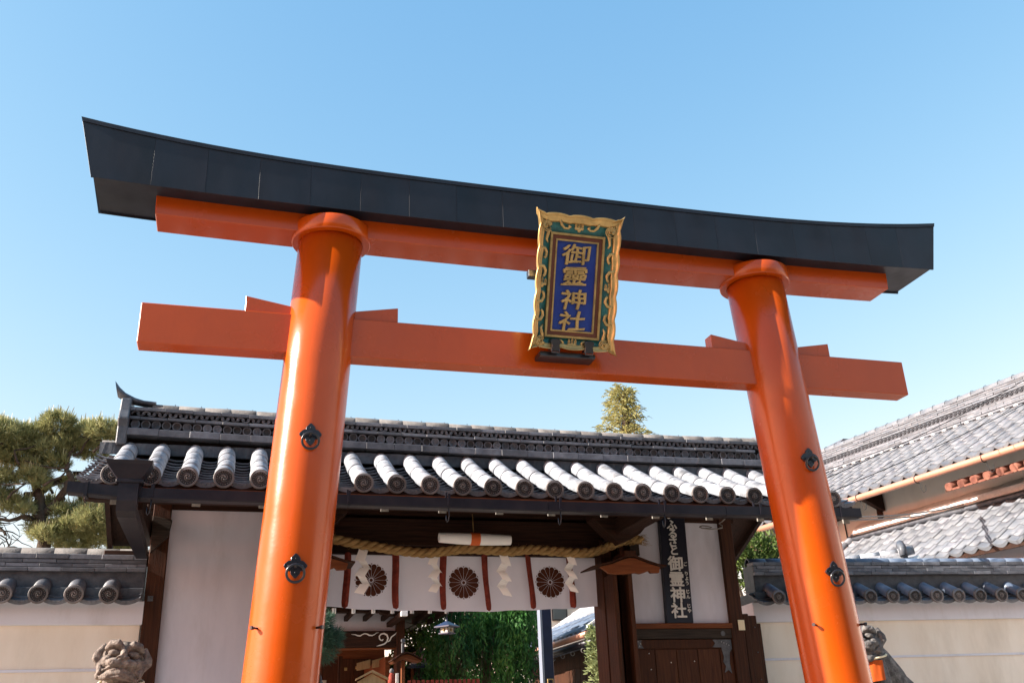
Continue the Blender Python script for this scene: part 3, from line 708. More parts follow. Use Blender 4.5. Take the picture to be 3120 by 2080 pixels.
boxpart('purlin', 'wood_h', gate, -1.28, 6.42, 9.04, 9.14, 3.745, 3.80, .005)
boxpart('ridge_beam', 'wood_h', gate, -1.28, 6.42, 10.2, 10.36, 4.18, 4.36, .005)
boxpart('main_lintel', 'wood_h', gate, .50, 4.54, YF + .0, YF + .26, 3.66, 3.95, .006)
boxpart('main_lintel', 'wood_h', gate, .52, 4.50, YF + .10, YF + .30, 3.575, 3.655, .004)
boxpart('beam_nose', 'wood_grey', gate, 4.41, 4.535, YF - .10, YF + .04, 3.565, 3.76, .006)
boxpart('ceiling_board', 'wood_h', gate, -.8, 5.84, YF + .3, 11.55, 3.93, 3.96, 0)
for x in (.78, 4.20):
    boxpart('cantilever_beam', 'wood_y', gate, x - .10, x + .10, 9.05, YF + .3, 3.72, 3.90, .01)
    MB().prism([(x - .06, 3.62), (x + .05, 3.66), (x + .20, 3.74), (x + .32, 3.87), (x + .36, 3.90), (x + .36, 4.0), (x - .36, 4.0), (x - .36, 3.90), (x - .2, 3.74)], 'y', 9.92, 10.14).build('bracket_arm', 'wood_h', gate, .005)
# left side braces seen under the eave
boxpart('side_beam', 'wood_y', gate, -.98, -.80, 9.2, 10.9, 3.70, 3.86, .006)
boxpart('side_beam', 'wood_h', gate, -1.22, -.80, 10.42, 10.56, 3.42, 3.56, .006)
boxpart('side_post', 'wood_v', gate, -1.10, -1.02, 10.44, 10.54, 3.10, 3.44, .004)
MB().prism([(-.78, 3.52), (-.62, 3.70), (-.60, 3.86), (-.79, 3.90)], 'y', YF - .08, YF - .005).build('corner_bracket', 'wood_grey', gate, .004)
boxpart('rear_gutter', 'gutter', gate, -1.32, -.82, 11.5, 11.6, 3.70, 3.78)
MB().box(-.76, -.71, YF - .012, YF, 3.06, 3.11).build('square_bolt_plate', 'steel', gate)
MB().ball((-.735, YF - .014, 3.085), (.011, .008, .011), 8, 5).build('bolt_head', 'steel', gate)
# right bay: rail, beam, door
boxpart('rail', 'wood_red', gate, 4.40, 5.655, YF - .015, YF + .10, 2.765, 2.822, .004)
boxpart('lock_beam', 'wood_grey', gate, 4.392, 5.66, YF + .01, YF + .10, 2.655, 2.763, .004)
MB().cyl((5.53, YF + .012, 2.706), (5.53, YF + .002, 2.706), .028, 20).build('round_boss', 'steel', gate)
door = boxpart('side_door', 'wood_mid', gate, 4.40, 5.645, YF + .05, YF + .12, .1, 2.652, .003)
boxpart('door_head', 'wood_mid', door, 4.405, 5.64, YF + .035, YF + .06, 2.552, 2.648, .003)
xs_ = [4.44, 4.672, 4.935, 5.20, 5.478]
for a_, b_ in zip(xs_[:-1], xs_[1:]):
    boxpart('door_board', 'wood_mid', door, a_ + .004, b_ - .004, YF + .038, YF + .052, .2, 2.540, .003)
boxpart('door_stile', 'wood_mid', door, 5.482, 5.64, YF + .034, YF + .06, .1, 2.548, .003)
MB().prism([(4.41, 2.642), (4.52, 2.642), (4.505, 2.60), (4.54, 2.556), (4.41, 2.556)], 'y', YF + .028, YF + .035).build('corner_plate', 'steel', door)
MB().prism([(5.635, 2.642), (5.40, 2.642), (5.43, 2.60), (5.39, 2.56), (5.50, 2.556), (5.52, 2.45), (5.505, 2.40), (5.535, 2.35), (5.51, 2.28), (5.56, 2.31), (5.60, 2.27), (5.585, 2.38), (5.60, 2.5), (5.635, 2.54)], 'y', YF + .026, YF + .034).build('corner_plate', 'steel', door)
for i in range(14):
    b = MB(); xx, zz = rnd.choice([4.46 + .015 * (i % 4), 5.60 - .03 * (i % 5)]), 2.58 + .012 * (i % 5); b.ball((xx, YF + .026, zz), .0045, 6, 4); b.build('nail_head', 'white', door)
for xx, zz in ((4.60, 2.50), (4.86, 2.40), (4.61, 2.33), (5.15, 2.41)): MB().ball((xx, YF + .037, zz), .007, 6, 4).build('nail_head', 'white', door)
boxpart('yellow_tag', 'cord', gate, 5.735, 5.815, YF - .012, YF - .002, 2.74, 2.855, 0)
# dark timber side screen between gatehouse and right wall
scr = boxpart('side_screen', 'wood_v', gate, 5.83, 5.90, YF + .03, YF + .5, 0, 2.93, .006)
boxpart('side_screen', 'wood_v', gate, 5.90, 6.03, YF + .08, YF + .20, 0, 2.915, .006)
boxpart('side_screen', 'wood_v', gate, 6.032, 6.10, YF + .12, YF + .24, 0, 2.83, .006)
for zz in (2.78, 2.5, 2.2): MB().ball((5.99, YF + .075, zz), .010, 6, 4).build('nail_head', 'steel', scr)

# little cover roofs on the two gate posts
def cover_roof(cx):
    c = cx
    b = MB(); top = [(-.345, .008), (-.22, .034), (-.08, .085), (.0, .105), (.08, .100), (.2, .055), (.36, .010)]
    botp = [(.36, .0), (.345, -.055), (.25, -.060), (.225, -.035), (.17, -.055), (.12, -.068), (.06, -.058), (0, -.068), (-.14, -.074), (-.25, -.066), (-.30, -.03), (-.345, 0)]
    gb = MB().prism([(c + x, 3.372 + z) for x, z in top] + [(c + x, 3.372 + z) for x, z in botp], 'y', 9.98, 10.03).build('cover_gable', 'wood_red', gate, .003)
    b = MB(); pts = [(-.455, -.012), (-.33, .018), (-.22, .044), (-.10, .090), (0, .125), (.10, .098), (.22, .056), (.33, .022), (.43, .008)]
    vs = []
    for x, z in pts:
        for (yy, dz) in ((9.955, 0), (9.955, .016), (10.34, .016), (10.34, 0)): vs.append((c + x, yy, 3.375 + z + dz))
    m_ = len(pts); b.add(vs, [(i * 4 + k, i * 4 + (k + 1) % 4, (i + 1) * 4 + (k + 1) % 4, (i + 1) * 4 + k) for i in range(m_ - 1) for k in range(4)] + [(0, 1, 2, 3), tuple((m_ - 1) * 4 + k for k in (3, 2, 1, 0))])
    b.build('cover_board', 'wood_v', gb)
    boxpart('cover_ridge', 'wood_v', gb, c - .06, c + .075, 9.945, 10.36, 3.49, 3.553, .006)
cover_roof(4.262); cover_roof(.80)
for x0 in (4.08, 4.262): boxpart('arm_post', 'wood_mid' if x0 > 4.2 else 'wood_v', gate, x0, x0 + .05, 10.06, YF - .07, 0, 3.32, .004)
boxpart('arm_post', 'wood_v', gate, .70, .90, 10.06, YF - .07, 0, 3.32, .004)

# signboard with vertical lettering
sg = empty('vertical_signboard', (5.0, YF, 2.82), 'tall black signboard with white vertical lettering on the right plaster panel', 'signboard')
MB().prism([(4.832, 2.824), (5.160, 2.824), (5.188, 4.06), (4.858, 4.06)], 'y', YF - .022, YF + .045).build('board', 'sign', sg, .003)
for ch, x, z, s, w_ in (('い', 5.002, 4.065, .135, 1), ('ふ', 5.007, 3.947, .135, 1), ('る', 5.007, 3.842, .13, 1), ('さ', 5.003, 3.744, .13, 1), ('と', 5.006, 3.646, .125, 1),
                        ('御', 5.004, 3.494, .185, 1.06), ('霊', 5.000, 3.315, .185, 1.06), ('神', 4.994, 3.138, .185, 1.06), ('社', 4.989, 2.962, .185, 1.06)):
    me = text_mesh('letter', ch, s, 'letter', .004, .0036 if s < .15 else .0042, (w_, .97))
    put('letter', me, frameM((x, YF - .028, z), (1, 0, 0), (.015, 0, 1), (0, -1, 0)), sg)
for ch, x, z in (('ご', 5.134, 3.490), ('り', 5.131, 3.378), ('ょ', 5.131, 3.322), ('う', 5.130, 3.268), ('じ', 5.129, 3.172), ('ん', 5.127, 3.116), ('じ', 5.124, 3.011), ('ゃ', 5.121, 2.957)):
    me = text_mesh('small_letter', ch, .052 if ch not in 'ょゃ' else .06, 'letter', .003, .0012)
    put('small_letter', me, frameM((x, YF - .027, z), (1, 0, 0), (.015, 0, 1), (0, -1, 0)), sg)
# loose coil of wire under the eave
b = MB(); b.tube([(5.302, 9.6, 3.86), (5.25, 9.6, 3.82), (5.211, 9.6, 3.797), (5.238, 9.58, 3.772), (5.225, 9.56, 3.745), (5.16, 9.55, 3.727), (5.06, 9.55, 3.722), (4.98, 9.56, 3.733), (4.958, 9.58, 3.750), (5.0, 9.6, 3.768), (5.08, 9.62, 3.770), (5.13, 9.62, 3.757), (5.10, 9.62, 3.745), (5.05, 9.61, 3.745)], .0075, 6)
b.build('coiled_wire', 'cable', None, label='loose loop of grey wire hanging under the eave right of the signboard', cat='wire')

# ------------------------------------------------------------------ noren, straps
nor = empty('entrance_curtain', (2.5, 10.55, 3.58), 'long white curtain with three brown flower crests hung across the gate opening', 'curtain')
nx, nz = 120, 12; vs = []
def ny(x, z): 
    return 10.56 + .026 * math.sin(x * 5.3) * (3.6 - z) / .6 + .006 * math.sin(x * 17 + z * 3) * (3.6 - z) / .6
for j in range(nz + 1):
    for i in range(nx + 1):
        t = i / nx; s = j / nz; x = .965 + 3.11 * t
        zb = 2.978 + .052 * abs(2 * t - 1) ** 2.2 + .004 * math.sin(t * 40); zt_ = 3.592 - .004 * abs(math.sin(t * 18))
        z = zt_ + (zb - zt_) * s; vs.append((x, ny(x, z), z))
b = MB(); b.add(vs, [(j * (nx + 1) + i, j * (nx + 1) + i + 1, (j + 1) * (nx + 1) + i + 1, (j + 1) * (nx + 1) + i) for j in range(nz) for i in range(nx)], True)
b.build('cloth', 'cloth', nor)
boxpart('curtain_rail', 'wood_red', nor, .95, 4.09, 10.53, 10.58, 3.588, 3.625, .004)
for cx_, cz_ in ((1.483, 3.308), (2.508, 3.288), (3.514, 3.297)):
    b = MB(); Rc = .176
    for k in range(16):
        a = 2 * math.pi * (k + .5) / 16; c, s = math.cos(a), math.sin(a); w = .0285
        pts = [(.026, -.0035), (.026, .0035)] + [(.148 + .024 * math.cos(q), w * math.sin(q)) for q in [math.pi / 2 - math.pi * i / 6 for i in range(7)]]
        vs = [(cx_ + r * c - t * s, 10.535, cz_ + r * s + t * c) for r, t in pts]; b.add(vs, [tuple(range(len(vs)))])
        a2 = a + math.pi / 16; c, s = math.cos(a2), math.sin(a2)
        b.add([(cx_ + r * c - t * s, 10.535, cz_ + r * s + t * c) for r, t in ((.163, 0), (.178, .010), (.178, -.010))], [(0, 1, 2)])
    b.add([(cx_ + .0185 * math.cos(q), 10.5345, cz_ + .0185 * math.sin(q)) for q in [2 * math.pi * i / 16 for i in range(16)]], [tuple(range(16))])
    b.v = [(x, ny(x, z) - .004, z) for x, y, z in b.v]
    b.build('crest_print', 'print', nor)
for k, (xt, zt_, xb, zb) in enumerate(((1.217, 3.59, 1.206, 3.010), (1.730, 3.59, 1.745, 2.999), (2.264, 3.59, 2.262, 2.988), (2.736, 3.59, 2.768, 2.978), (3.251, 3.59, 3.285, 2.998), (3.735, 3.59, 3.762, 3.010))):
    b = MB(); n = 10; vs = []; sg_ = 1 if k % 2 else -1
    for j in range(n + 1):
        t = j / n; x = xt + (xb - xt) * t + .006 * math.sin(t * 5 + k); z = zt_ + (zb - zt_) * t; tw = .018 * math.sin(t * 2.2 + k) 
        w = .036 if t < .93 else .030
        vs += [(x - w, 10.505 + tw, z + (.008 if j == n else 0)), (x + tw * .4 + .004 * sg_, 10.488, z - (.008 if j == n else 0)), (x + w, 10.507 - tw, z + (.012 if j == n else 0)), (x + .004, 10.515, z)]
    b.add(vs, [(j * 4 + q, j * 4 + (q + 1) % 4, (j + 1) * 4 + (q + 1) % 4, (j + 1) * 4 + q) for j in range(n) for q in range(4)] + [(0, 1, 2, 3), tuple(n * 4 + q for q in (3, 2, 1, 0))])
    b.build('strap', 'strap', nor)

# ------------------------------------------------------------------ sacred rope, papers, rolled lamp
rp = empty('straw_rope', (2.5, 10.1, 3.55), 'thick twisted straw rope strung across the front of the gate', 'rope')
path = [(.60, 3.76), (.80, 3.70), (1.024, 3.648), (1.235, 3.607), (1.441, 3.580), (1.649, 3.548), (1.965, 3.520), (2.214, 3.542), (2.430, 3.570), (2.722, 3.560), (2.943, 3.552), (3.169, 3.574), (3.471, 3.556), (3.778, 3.545), (3.95, 3.575), (4.098, 3.629), (4.25, 3.685), (4.35, 3.70), (4.48, 3.705)]
def interp(t):
    q = t * (len(path) - 1); i = min(int(q), len(path) - 2); f_ = q - i
    p0, p1, p2, p3 = path[max(i - 1, 0)], path[i], path[i + 1], path[min(i + 2, len(path) - 1)]
    o = []
    for d in (0, 1):
        a, b_, c, d_ = p0[d], p1[d], p2[d], p3[d]
        o.append(.5 * (2 * b_ + (c - a) * f_ + (2 * a - 5 * b_ + 4 * c - d_) * f_ ** 2 + (3 * b_ - a - 3 * c + d_) * f_ ** 3))
    return o
for s_ in range(3):
    pts = []; n = 300
    for i in range(n + 1):
        x, z = interp(i / n); ph = -x * 2 * math.pi / .27 + s_ * 2 * math.pi / 3
        pts.append((x, 10.1 + .026 * math.cos(ph), z + .026 * math.sin(ph)))
    b = MB(); b.tube(pts, [.0285 * (1 + .05 * math.sin(i * .9 + s_)) for i in range(n + 1)], 9); b.build('rope_strand', 'rope', rp)
fr_v, fr_f = [], []
n = 260; t = NR.uniform(0.05, .97, n); pos = np.array([[interp(q)[0], 10.1, interp(q)[1]] for q in t]); d = unit(NR.normal(size=(n, 3)) * [1, .8, 1]); pos = pos + d * .046
v1 = blades(pos, d * .6 + NR.normal(size=(n, 3)) * [.8, .2, .3], NR.uniform(.02, .055, n), .0022)
n2 = 60; p2 = np.tile([4.46, 10.1, 3.705], (n2, 1)) + NR.normal(size=(n2, 3)) * [.02, .025, .03]; v2 = blades(p2, np.tile([1., 0, -.15], (n2, 1)) + NR.normal(size=(n2, 3)) * .35, NR.uniform(.05, .12, n2), .004)
put('loose_straws', np_mesh('loose_straws', *cat_vf([v1, v2]), 'rope'), Matrix.Identity(4), rp, kind='stuff')
MB().ring((4.37, 10.1, 3.702), (1, 0, .1), .056, .006, 20, 6).build('binding', 'rope', rp)
MB().ring((4.335, 10.1, 3.698), (1, 0, .1), .056, .006, 20, 6).build('binding', 'rope', rp)
labels = ['white zigzag paper streamer over the left flower crest', 'white zigzag paper streamer second from the left, left of the middle crest', 'grey shaded zigzag paper streamer right of the middle crest', 'white zigzag paper streamer hanging right of the rightmost crest']
for k, (x0, z0, sc_) in enumerate(((1.338, 3.555, 1.08), (2.10, 3.51, .95), (2.85, 3.53, 1.05), (3.615, 3.53, .96))):
    st = empty('paper_streamer', (x0, 10.15, z0), labels[k], 'paper streamer', 'zigzag paper streamers on the straw rope')
    w = .088 * sc_; h = .098 * sc_; x, z = x0, z0; sgn = -1 if k in (0, 1) else 1
    for j in range(5):
        even = j % 2 == 0; dx = (.42 * w if j == 0 else .62 * w) * (sgn if even else -sgn); hh = h * (1.15 if j == 0 else .92) * rnd.uniform(.93, 1.07)
        ya, yb = (10.150, 10.128) if even else (10.120, 10.156)
        q = [(x - w * .5, ya, z + .004), (x + w * .5, yb, z - .006), (x + w * .5 + dx, yb - .008, z - hh - .010), (x - w * .5 + dx, ya + .004, z - hh + .014)]
        b = MB(); nn = 5; vs = []; bw_ = rnd.uniform(.006, .016) * (1 if even else -1)
        for i in range(nn + 1):
            t = i / nn; bow = bw_ * math.sin(math.pi * t)
            for e in (0, 1):
                p = Vector(q[0 if e == 0 else 1]).lerp(Vector(q[3 if e == 0 else 2]), t); vs.append((p.x, p.y - bow, p.z))
        vs2 = [(a, b_ + .0012, c) for a, b_, c in vs]; o = len(vs)
        b.add(vs + vs2, [(2 * i, 2 * i + 1, 2 * i + 3, 2 * i + 2) for i in range(nn)] + [(o + 2 * i + 2, o + 2 * i + 3, o + 2 * i + 1, o + 2 * i) for i in range(nn)])
        b.build('paper_fold', 'paper', st)
        x, z = x + dx + (.22 * w if even else -.22 * w) * (-sgn), z - hh * .86
    MB().tube([(x0, 10.145, z0), (x0, 10.12, z0 + .05)], .0025, 5).build('thread', 'rope', st)
lt = empty('white_roll', (2.507, 10.0, 3.65), 'white tapered roll bound with orange cord hanging above the straw rope', 'roll')
MB().tube([(2.112, 10, 3.664), (2.118, 10, 3.664), (2.32, 10, 3.659), (2.507, 10, 3.655), (2.70, 10, 3.652), (2.897, 10, 3.650), (2.903, 10, 3.650)], [.048, .052, .060, .063, .060, .052, .048], 28).build('roll_body', 'white', lt)
for k in range(11):
    x = 2.46 + .0092 * k; MB().ring((x, 10, 3.656), (1, 0, -.02), .064, .0052, 24, 6).build('cord_turn', 'orange_cord', lt)
MB().tube([(2.507, 10.05, 3.70), (2.507, 10.1, 3.95)], .006, 6).build('hanging_cord', 'rope', lt)

# ================================================================== boundary walls
def boundary_wall(name, label, origin, ang, n0, n1, pitch, x_tiles0, xend0, xend1, P, mt_round, mt_noshi, mt_body):
    """local frame: x along wall, y to the back, z up"""
    F = Matrix.Translation(origin) @ RZ(ang)
    root = empty(name, (origin[0], origin[1], 0), label, 'boundary wall')
    def bx(nm, mt, x0, x1, y0, y1, z0, z1, par=root, bevel=.004):
        b = MB().box(x0, x1, y0, y1, z0, z1, F); return b.build(nm, mt, par, bevel)
    zf0, zf1, zg = P['fascia0'], P['fascia1'], P['groove']
    bx('wall_body', 'cream', xend0, xend1, .045, .30, 0, zf0 + .02)
    bx('white_band', 'plaster_w', xend0 - .02, xend1 + .02, 0, .345, zf0, zf1)
    bx('dado_strip', 'plaster_w', xend0 - .012, xend1 + .012, .030, .315, zg - .013, zg + .013, root, .002)
    rf = bx('coping', 'tile_dark', xend0, xend1, -.05, .40, zf1, zf1 + .12)
    r = P['r']; me_r = round_tile_mesh('barrel_tile', r, .40, mt_round, r * .94); me_d = disc_mesh('eave_disc', r * 1.09, P['mt_disc'])
    me_p = pan_mesh('pan_tile', pitch - .05, .14, .030, .018, mt_noshi); me_pe = pan_mesh('eave_pan_tile', pitch - .05, .14, .030, .020, mt_noshi, drop=.04)
    zd, ye = P['disc'], P['ye']; sl_ = P['slope']
    for k in range(n0, n1 + 1):
        x = x_tiles0 + pitch * k
        put('barrel_tile', me_r, F @ T(x, ye + .012, zd) @ RX(sl_) @ RZ(R(rnd.uniform(-1, 1))), rf)
        put('eave_disc', me_d, F @ T(x, ye - .008, zd) @ RY(rnd.uniform(-.4, .4)), rf)
    for k in range(n0 - 1, n1 + 1):
        x = x_tiles0 + pitch * (k + .5)
        put('eave_pan_tile', me_pe, F @ T(x, ye + .02, zd - .028) @ RX(sl_ - R(8)), rf)
        for j in (1, 2): put('pan_tile', me_p, F @ T(x, ye + .02 + .10 * j, zd - .028 + .10 * j * math.tan(sl_)) @ RX(sl_ - R(8)), rf)
    xa, xb = x_tiles0 + pitch * (n0 - .6), min(xend1, x_tiles0 + pitch * (n1 + 1.0)); xa = max(xa, xend0 - P.get('over', .0))
    bx('ridge_bed', 'tile_dark', xa, xb, .02, .30, zf1 + .1, P['levels'][0] - .03, rf)
    for q, (yf, zt, h, L_, off) in enumerate(P['noshi']):
        cur = xa - (0 if off == 0 else 0); first = off if off else L_
        while cur < xb - .02:
            l = min(first, xb - cur); first = L_
            if l > .03:
                me = noshi_mesh('ridge_course_tile', l, .17, h, mt_noshi) if abs(l - L_) > .001 else P.setdefault(('m', q), noshi_mesh('ridge_course_tile', L_, .17, h, mt_noshi))
                put('ridge_course_tile', me, F @ T(cur + l / 2, yf + rnd.uniform(-.003, .003), zt + rnd.uniform(-.002, .002)) @ RY(R(rnd.uniform(-.4, .4))), rf)
            cur += l
    L_ = P['crownL']; me_c = crown_mesh('ridge_crown_tile', P['crownr'], L_, P['mt_crown']); cur = xa
    while cur < xb - .05:
        put('ridge_crown_tile', me_c, F @ T(cur + L_ / 2, .16, P['crownz'] + rnd.uniform(-.002, .002)) @ RY(R(rnd.uniform(-.5, .5))), rf); cur += L_
    return root, F
PL = dict(fascia0=2.834, fascia1=3.06, groove=2.42, r=.082, disc=3.095, ye=-.20, slope=R(27), levels=[3.52],
          noshi=[(-.035, 3.375, .036, .30, .12), (.0, 3.420, .034, .30, .21), (.005, 3.460, .034, .30, .06), (.0, 3.512, .046, .30, .17)],
          crownL=.302, crownr=.072, crownz=3.525, mt_crown='tile_crown', mt_disc='tile_disc')
lw, LF = boundary_wall('boundary_wall', 'tile capped plaster wall on the left of the gatehouse', (-.80, 10.40, 0), R(1.0), -10, -1, .312, .005, -3.5, -.005, PL, 'tile', 'tile', 'cream')
PR = dict(fascia0=2.875, fascia1=3.11, groove=2.445, r=.080, disc=3.142, ye=-.22, slope=R(27), levels=[3.60],
          noshi=[(-.035, 3.470, .038, .245, .12), (.0, 3.512, .036, .245, .2), (.002, 3.552, .036, .245, .05), (.0, 3.598, .042, .245, .16)],
          crownL=.245, crownr=.066, crownz=3.605, mt_crown='tile_blue', mt_disc='tile_disc', over=.12)
rw, RF = boundary_wall('boundary_wall', 'tile capped cream wall on the right, behind the right guardian statue', (6.19, 10.80, 0), R(-4.6), 0, 14, .306, .25, 0.02, 5.2, PR, 'tile_blue', 'tile', 'cream')

# ================================================================== SAN-GAWARA ROOFS at the right
def s_tile_mesh(name, w, L, mt, h=.035, th=.018, n=9):
    """S profile pan: shallow trough and a roll on the right; x across, y uphill, front edge thick"""
    b = MB(); pr = []
    for i in range(n + 1):
        t = i / n
        z = -h * .9 * math.sin(math.pi * min(1, t / .72)) ** 1.0 if t < .72 else h * .42 * math.sin(math.pi * (t - .72) / .28)
        pr.append((t * w - w / 2, z))
    m_ = n + 1; vs = []
    for y in (0, L):
        vs += [(x, y, z + (0 if y else .0)) for x, z in pr]
    vs += [(x, 0, z - th) for x, z in pr]
    b.add(vs, [(i, i + 1, m_ + i + 1, m_ + i) for i in range(n)] + [(2 * m_ + i, 2 * m_ + i + 1, i + 1, i) for i in range(n)] + [(0, m_, 2 * m_)])
    me, _ = b.mesh(name, mt, False)
    for p in me.polygons: p.use_smooth = p.normal.z > .5
    return me
def scallop_mesh(name, w, L, mt, th=.022, n=10):
    b = MB(); pr = [(-w / 2 + w * i / n, -.045 * math.sin(math.pi * i / n)) for i in range(n + 1)]; m_ = n + 1
    vs = [(x, 0, z) for x, z in pr] + [(x, L, z * .7) for x, z in pr] + [(x, -.006, z + .006) for x, z in pr] + [(x, -.006, z - .030 - .018 * math.sin(math.pi * i / n)) for i, (x, z) in enumerate(pr)] + [(x, .016, z - .028 - .018 * math.sin(math.pi * i / n)) for i, (x, z) in enumerate(pr)]
    b.add(vs, [(i, i + 1, m_ + i + 1, m_ + i) for i in range(n)] + [(3 * m_ + i, 3 * m_ + i + 1, 2 * m_ + i + 1, 2 * m_ + i) for i in range(n)] + [(4 * m_ + i, 4 * m_ + i + 1, 3 * m_ + i + 1, 3 * m_ + i) for i in range(n)] + [(2 * m_ + i, 2 * m_ + i + 1, i + 1, i) for i in range(n)])
    return b.mesh(name, mt, False)[0]
PHI = R(-10.2)
Bd = Vector((math.sin(PHI), math.cos(PHI), 0)); Bh = Vector((math.cos(PHI), -math.sin(PHI), 0))
# local frame: X = along the eave towards the camera (-Bd), Y = up the slope (Bh), Z up
def BF(E, along=0, up=0, z=0): return Vector(E) - Bd * along + Bh * up + Vector((0, 0, z))
bld = empty('tiled_hall', (12.6, 13.6, 0), 'long white walled hall with a big grey tiled roof rising behind the right pillar', 'hall')
E0 = Vector((10.636, 13.615, 5.5)); SB = math.atan(.58)
def bframe(E, along, up, z, tilt=0): return frameM(BF(E, along, up, z), -Bd, Bh, (0, 0, 1)) @ RX(tilt)
big = MB(); n_up = 2.35
def slab(b, E, s0, s1, u0, u1, tan, th=.06, dz=-.05):
    p = []
    for s, u in ((s0, u0), (s1, u0), (s1, u1), (s0, u1)):
        q = BF(E, s, u, u * tan + dz); p.append(q)
    vs = p + [q - Vector((0, 0, th)) for q in p]
    return b.add(vs, [(0, 1, 2, 3), (7, 6, 5, 4), (0, 4, 5, 1), (1, 5, 6, 2), (2, 6, 7, 3), (3, 7, 4, 0)])
broof = slab(big, E0, -7.5, 6.0, .06, 2.55, .58).build('roof', 'wood_y', bld)
PW, PE = .255, .285
st_m = [s_tile_mesh('roof_tile', PW + .012, PE + .07, m_) for m_ in ('tile_pale', 'tile')]
sc_m = scallop_mesh('eave_tile', PW * .99, .26, 'tile_pale')
for i in range(-17, 20):
    s = PW * i
    far = i < -16
    put('eave_tile', sc_m, bframe(E0, s, 0, .02, SB - R(4)), broof)
    for j in range(0, 7):
        u = .03 + PE * math.cos(SB) * 1.12 * j + .10
        put('roof_tile', st_m[0 if rnd.random() < .8 else 1], bframe(E0, s + .02 + rnd.uniform(-.004, .004), u, u * .58 + .02 + rnd.uniform(-.003, .003), SB - R(3)), broof)
# ridge pile: courses of ridge tiles, a patterned dark band, crown
zb = 2.02 * .58 + .02
me_n = {}
lev = 0
for q, (dz, h, recess) in enumerate(((.05, .038, 0), (.095, .036, .0), (.135, .036, .006), (.175, .036, .01), (.32, .034, .01), (.36, .034, .012), (.40, .034, .015), (.44, .034, .018), (.48, .032, .02))):
    L_ = .31; me = noshi_mesh('ridge_course_tile', L_, .35, h, 'tile_pale' if q % 2 == 0 else 'tile')
    for i in range(-15 if True else 0, 18):
        s = L_ * i + (L_ / 2 if q % 2 else 0) + rnd.uniform(-.01, .01)
        if q in (3, 7) and False: continue
        put('ridge_course_tile', me, bframe(E0, s, 2.02 + recess + rnd.uniform(-.006, .003), zb + dz + rnd.uniform(-.003, .003)), broof)
MB().box(-5.4, 6.0, 0, .3, 0, .5).build('x', 'tile_dark', broof) if False else None
b = MB(); vs = [BF(E0, s, u, z) for s in (-5.0, 5.7) for u in (2.05, 2.35) for z in (zb - .3, zb + .47)]
b.add(vs, [(0, 1, 3, 2), (4, 6, 7, 5), (0, 4, 5, 1), (2, 3, 7, 6), (0, 2, 6, 4), (1, 5, 7, 3)]); b.build('ridge_core', 'tile_dark', broof)
wv = MB()
for i in range(-50, 56):
    s = .10 * i
    for q, up in ((0, 1), (.05, -1)):
        pts = [BF(E0, s + q + .04 * math.cos(math.pi * k / 6), 2.035, zb + .235 + (.0 if up > 0 else .02) + up * .04 * math.sin(math.pi * k / 6)) for k in range(7)]
        wv.tube(pts, .009, 4, False, False)
wv.build('patterned_ridge_band', 'tile', broof, kind='stuff')
cmB = crown_mesh('ridge_crown_tile', .085, .29, 'tile_pale')
for i in range(-17, 19):
    put('ridge_crown_tile', cmB, bframe(E0, .29 * i, 2.17, zb + .49 + rnd.uniform(-.004, .004)) @ RY(R(rnd.uniform(-.8, .8))), broof)
    MB().ring(BF(E0, .29 * i + .145, 2.17, zb + .50), Bd, .088, .004, 14, 4).build('crown_tie', 'bcable', broof)
for i in range(-12, 17): MB().prism([(0, 0), (.10, 0), (.05, .035)], 'y', 0, .03, bframe(E0, PW * i, 1.98, 1.98 * .58 + .03)).build('mortar_wedge', 'mortar', broof)
# rear slope
slab(MB(), BF(E0, 0, 2.25, zb), -5.2, 6.0, 0, 3, -.55).build('rear_slope', 'tile', broof)
# under the eave: rafters, fascia, wall, post, gutter
bw = MB(); vs = [BF(E0, s, u, z) for s in (-5.0, 6.2) for u in (.95, 1.1) for z in (-5.5, .45)]
bw.add(vs, [(0, 1, 3, 2), (4, 6, 7, 5), (0, 4, 5, 1), (2, 3, 7, 6), (0, 2, 6, 4), (1, 5, 7, 3)]); bw.build('wall', 'hall_plaster', bld)
def bbox(nm, mt, s0, s1, u0, u1, z0, z1, par=bld, E=E0, tan=0):
    vs = [BF(E, s, u, z + u * tan) for s in (s0, s1) for u in (u0, u1) for z in (z0, z1)]
    return MB().add(vs, [(0, 1, 3, 2), (4, 6, 7, 5), (0, 4, 5, 1), (2, 3, 7, 6), (0, 2, 6, 4), (1, 5, 7, 3)]).build(nm, mt, par, .003)
bbox('eave_board', 'wood_h', -5, 6, .05, .09, -.09, -.02)
for i in range(-10, 14): bbox('rafter', 'wood_y', .42 * i - .035, .42 * i + .035, .08, .95, -.17, -.10, bld, E0, .58)
bbox('wall_post', 'wood_v', -1.15, -1.04, .91, .96, -.5, .3)
bbox('wall_beam', 'wood_h', -5, 6.1, .90, .95, .16, .36)
for s in (-1.0,): 
    b = MB(); b.add([BF(E0, s + ds, u, z) for ds in (-.05, .05) for u, z in ((.3, .0), (.92, .2), (.92, -.22), (.8, -.18), (.55, -.08))], [(0, 1, 2, 3, 4), (9, 8, 7, 6, 5)] + [(k, (k + 1) % 5, 5 + (k + 1) % 5, 5 + k) for k in range(5)]); b.build('bracket', 'wood_y', bld)
gb = MB(); gb.tube([BF(E0, s, -.07, -.135 + .004 * s) for s in (-4.6, -2, 0, 2, 4, 6)], .055, 12); gut = gb.build('copper_gutter', 'copper', bld)
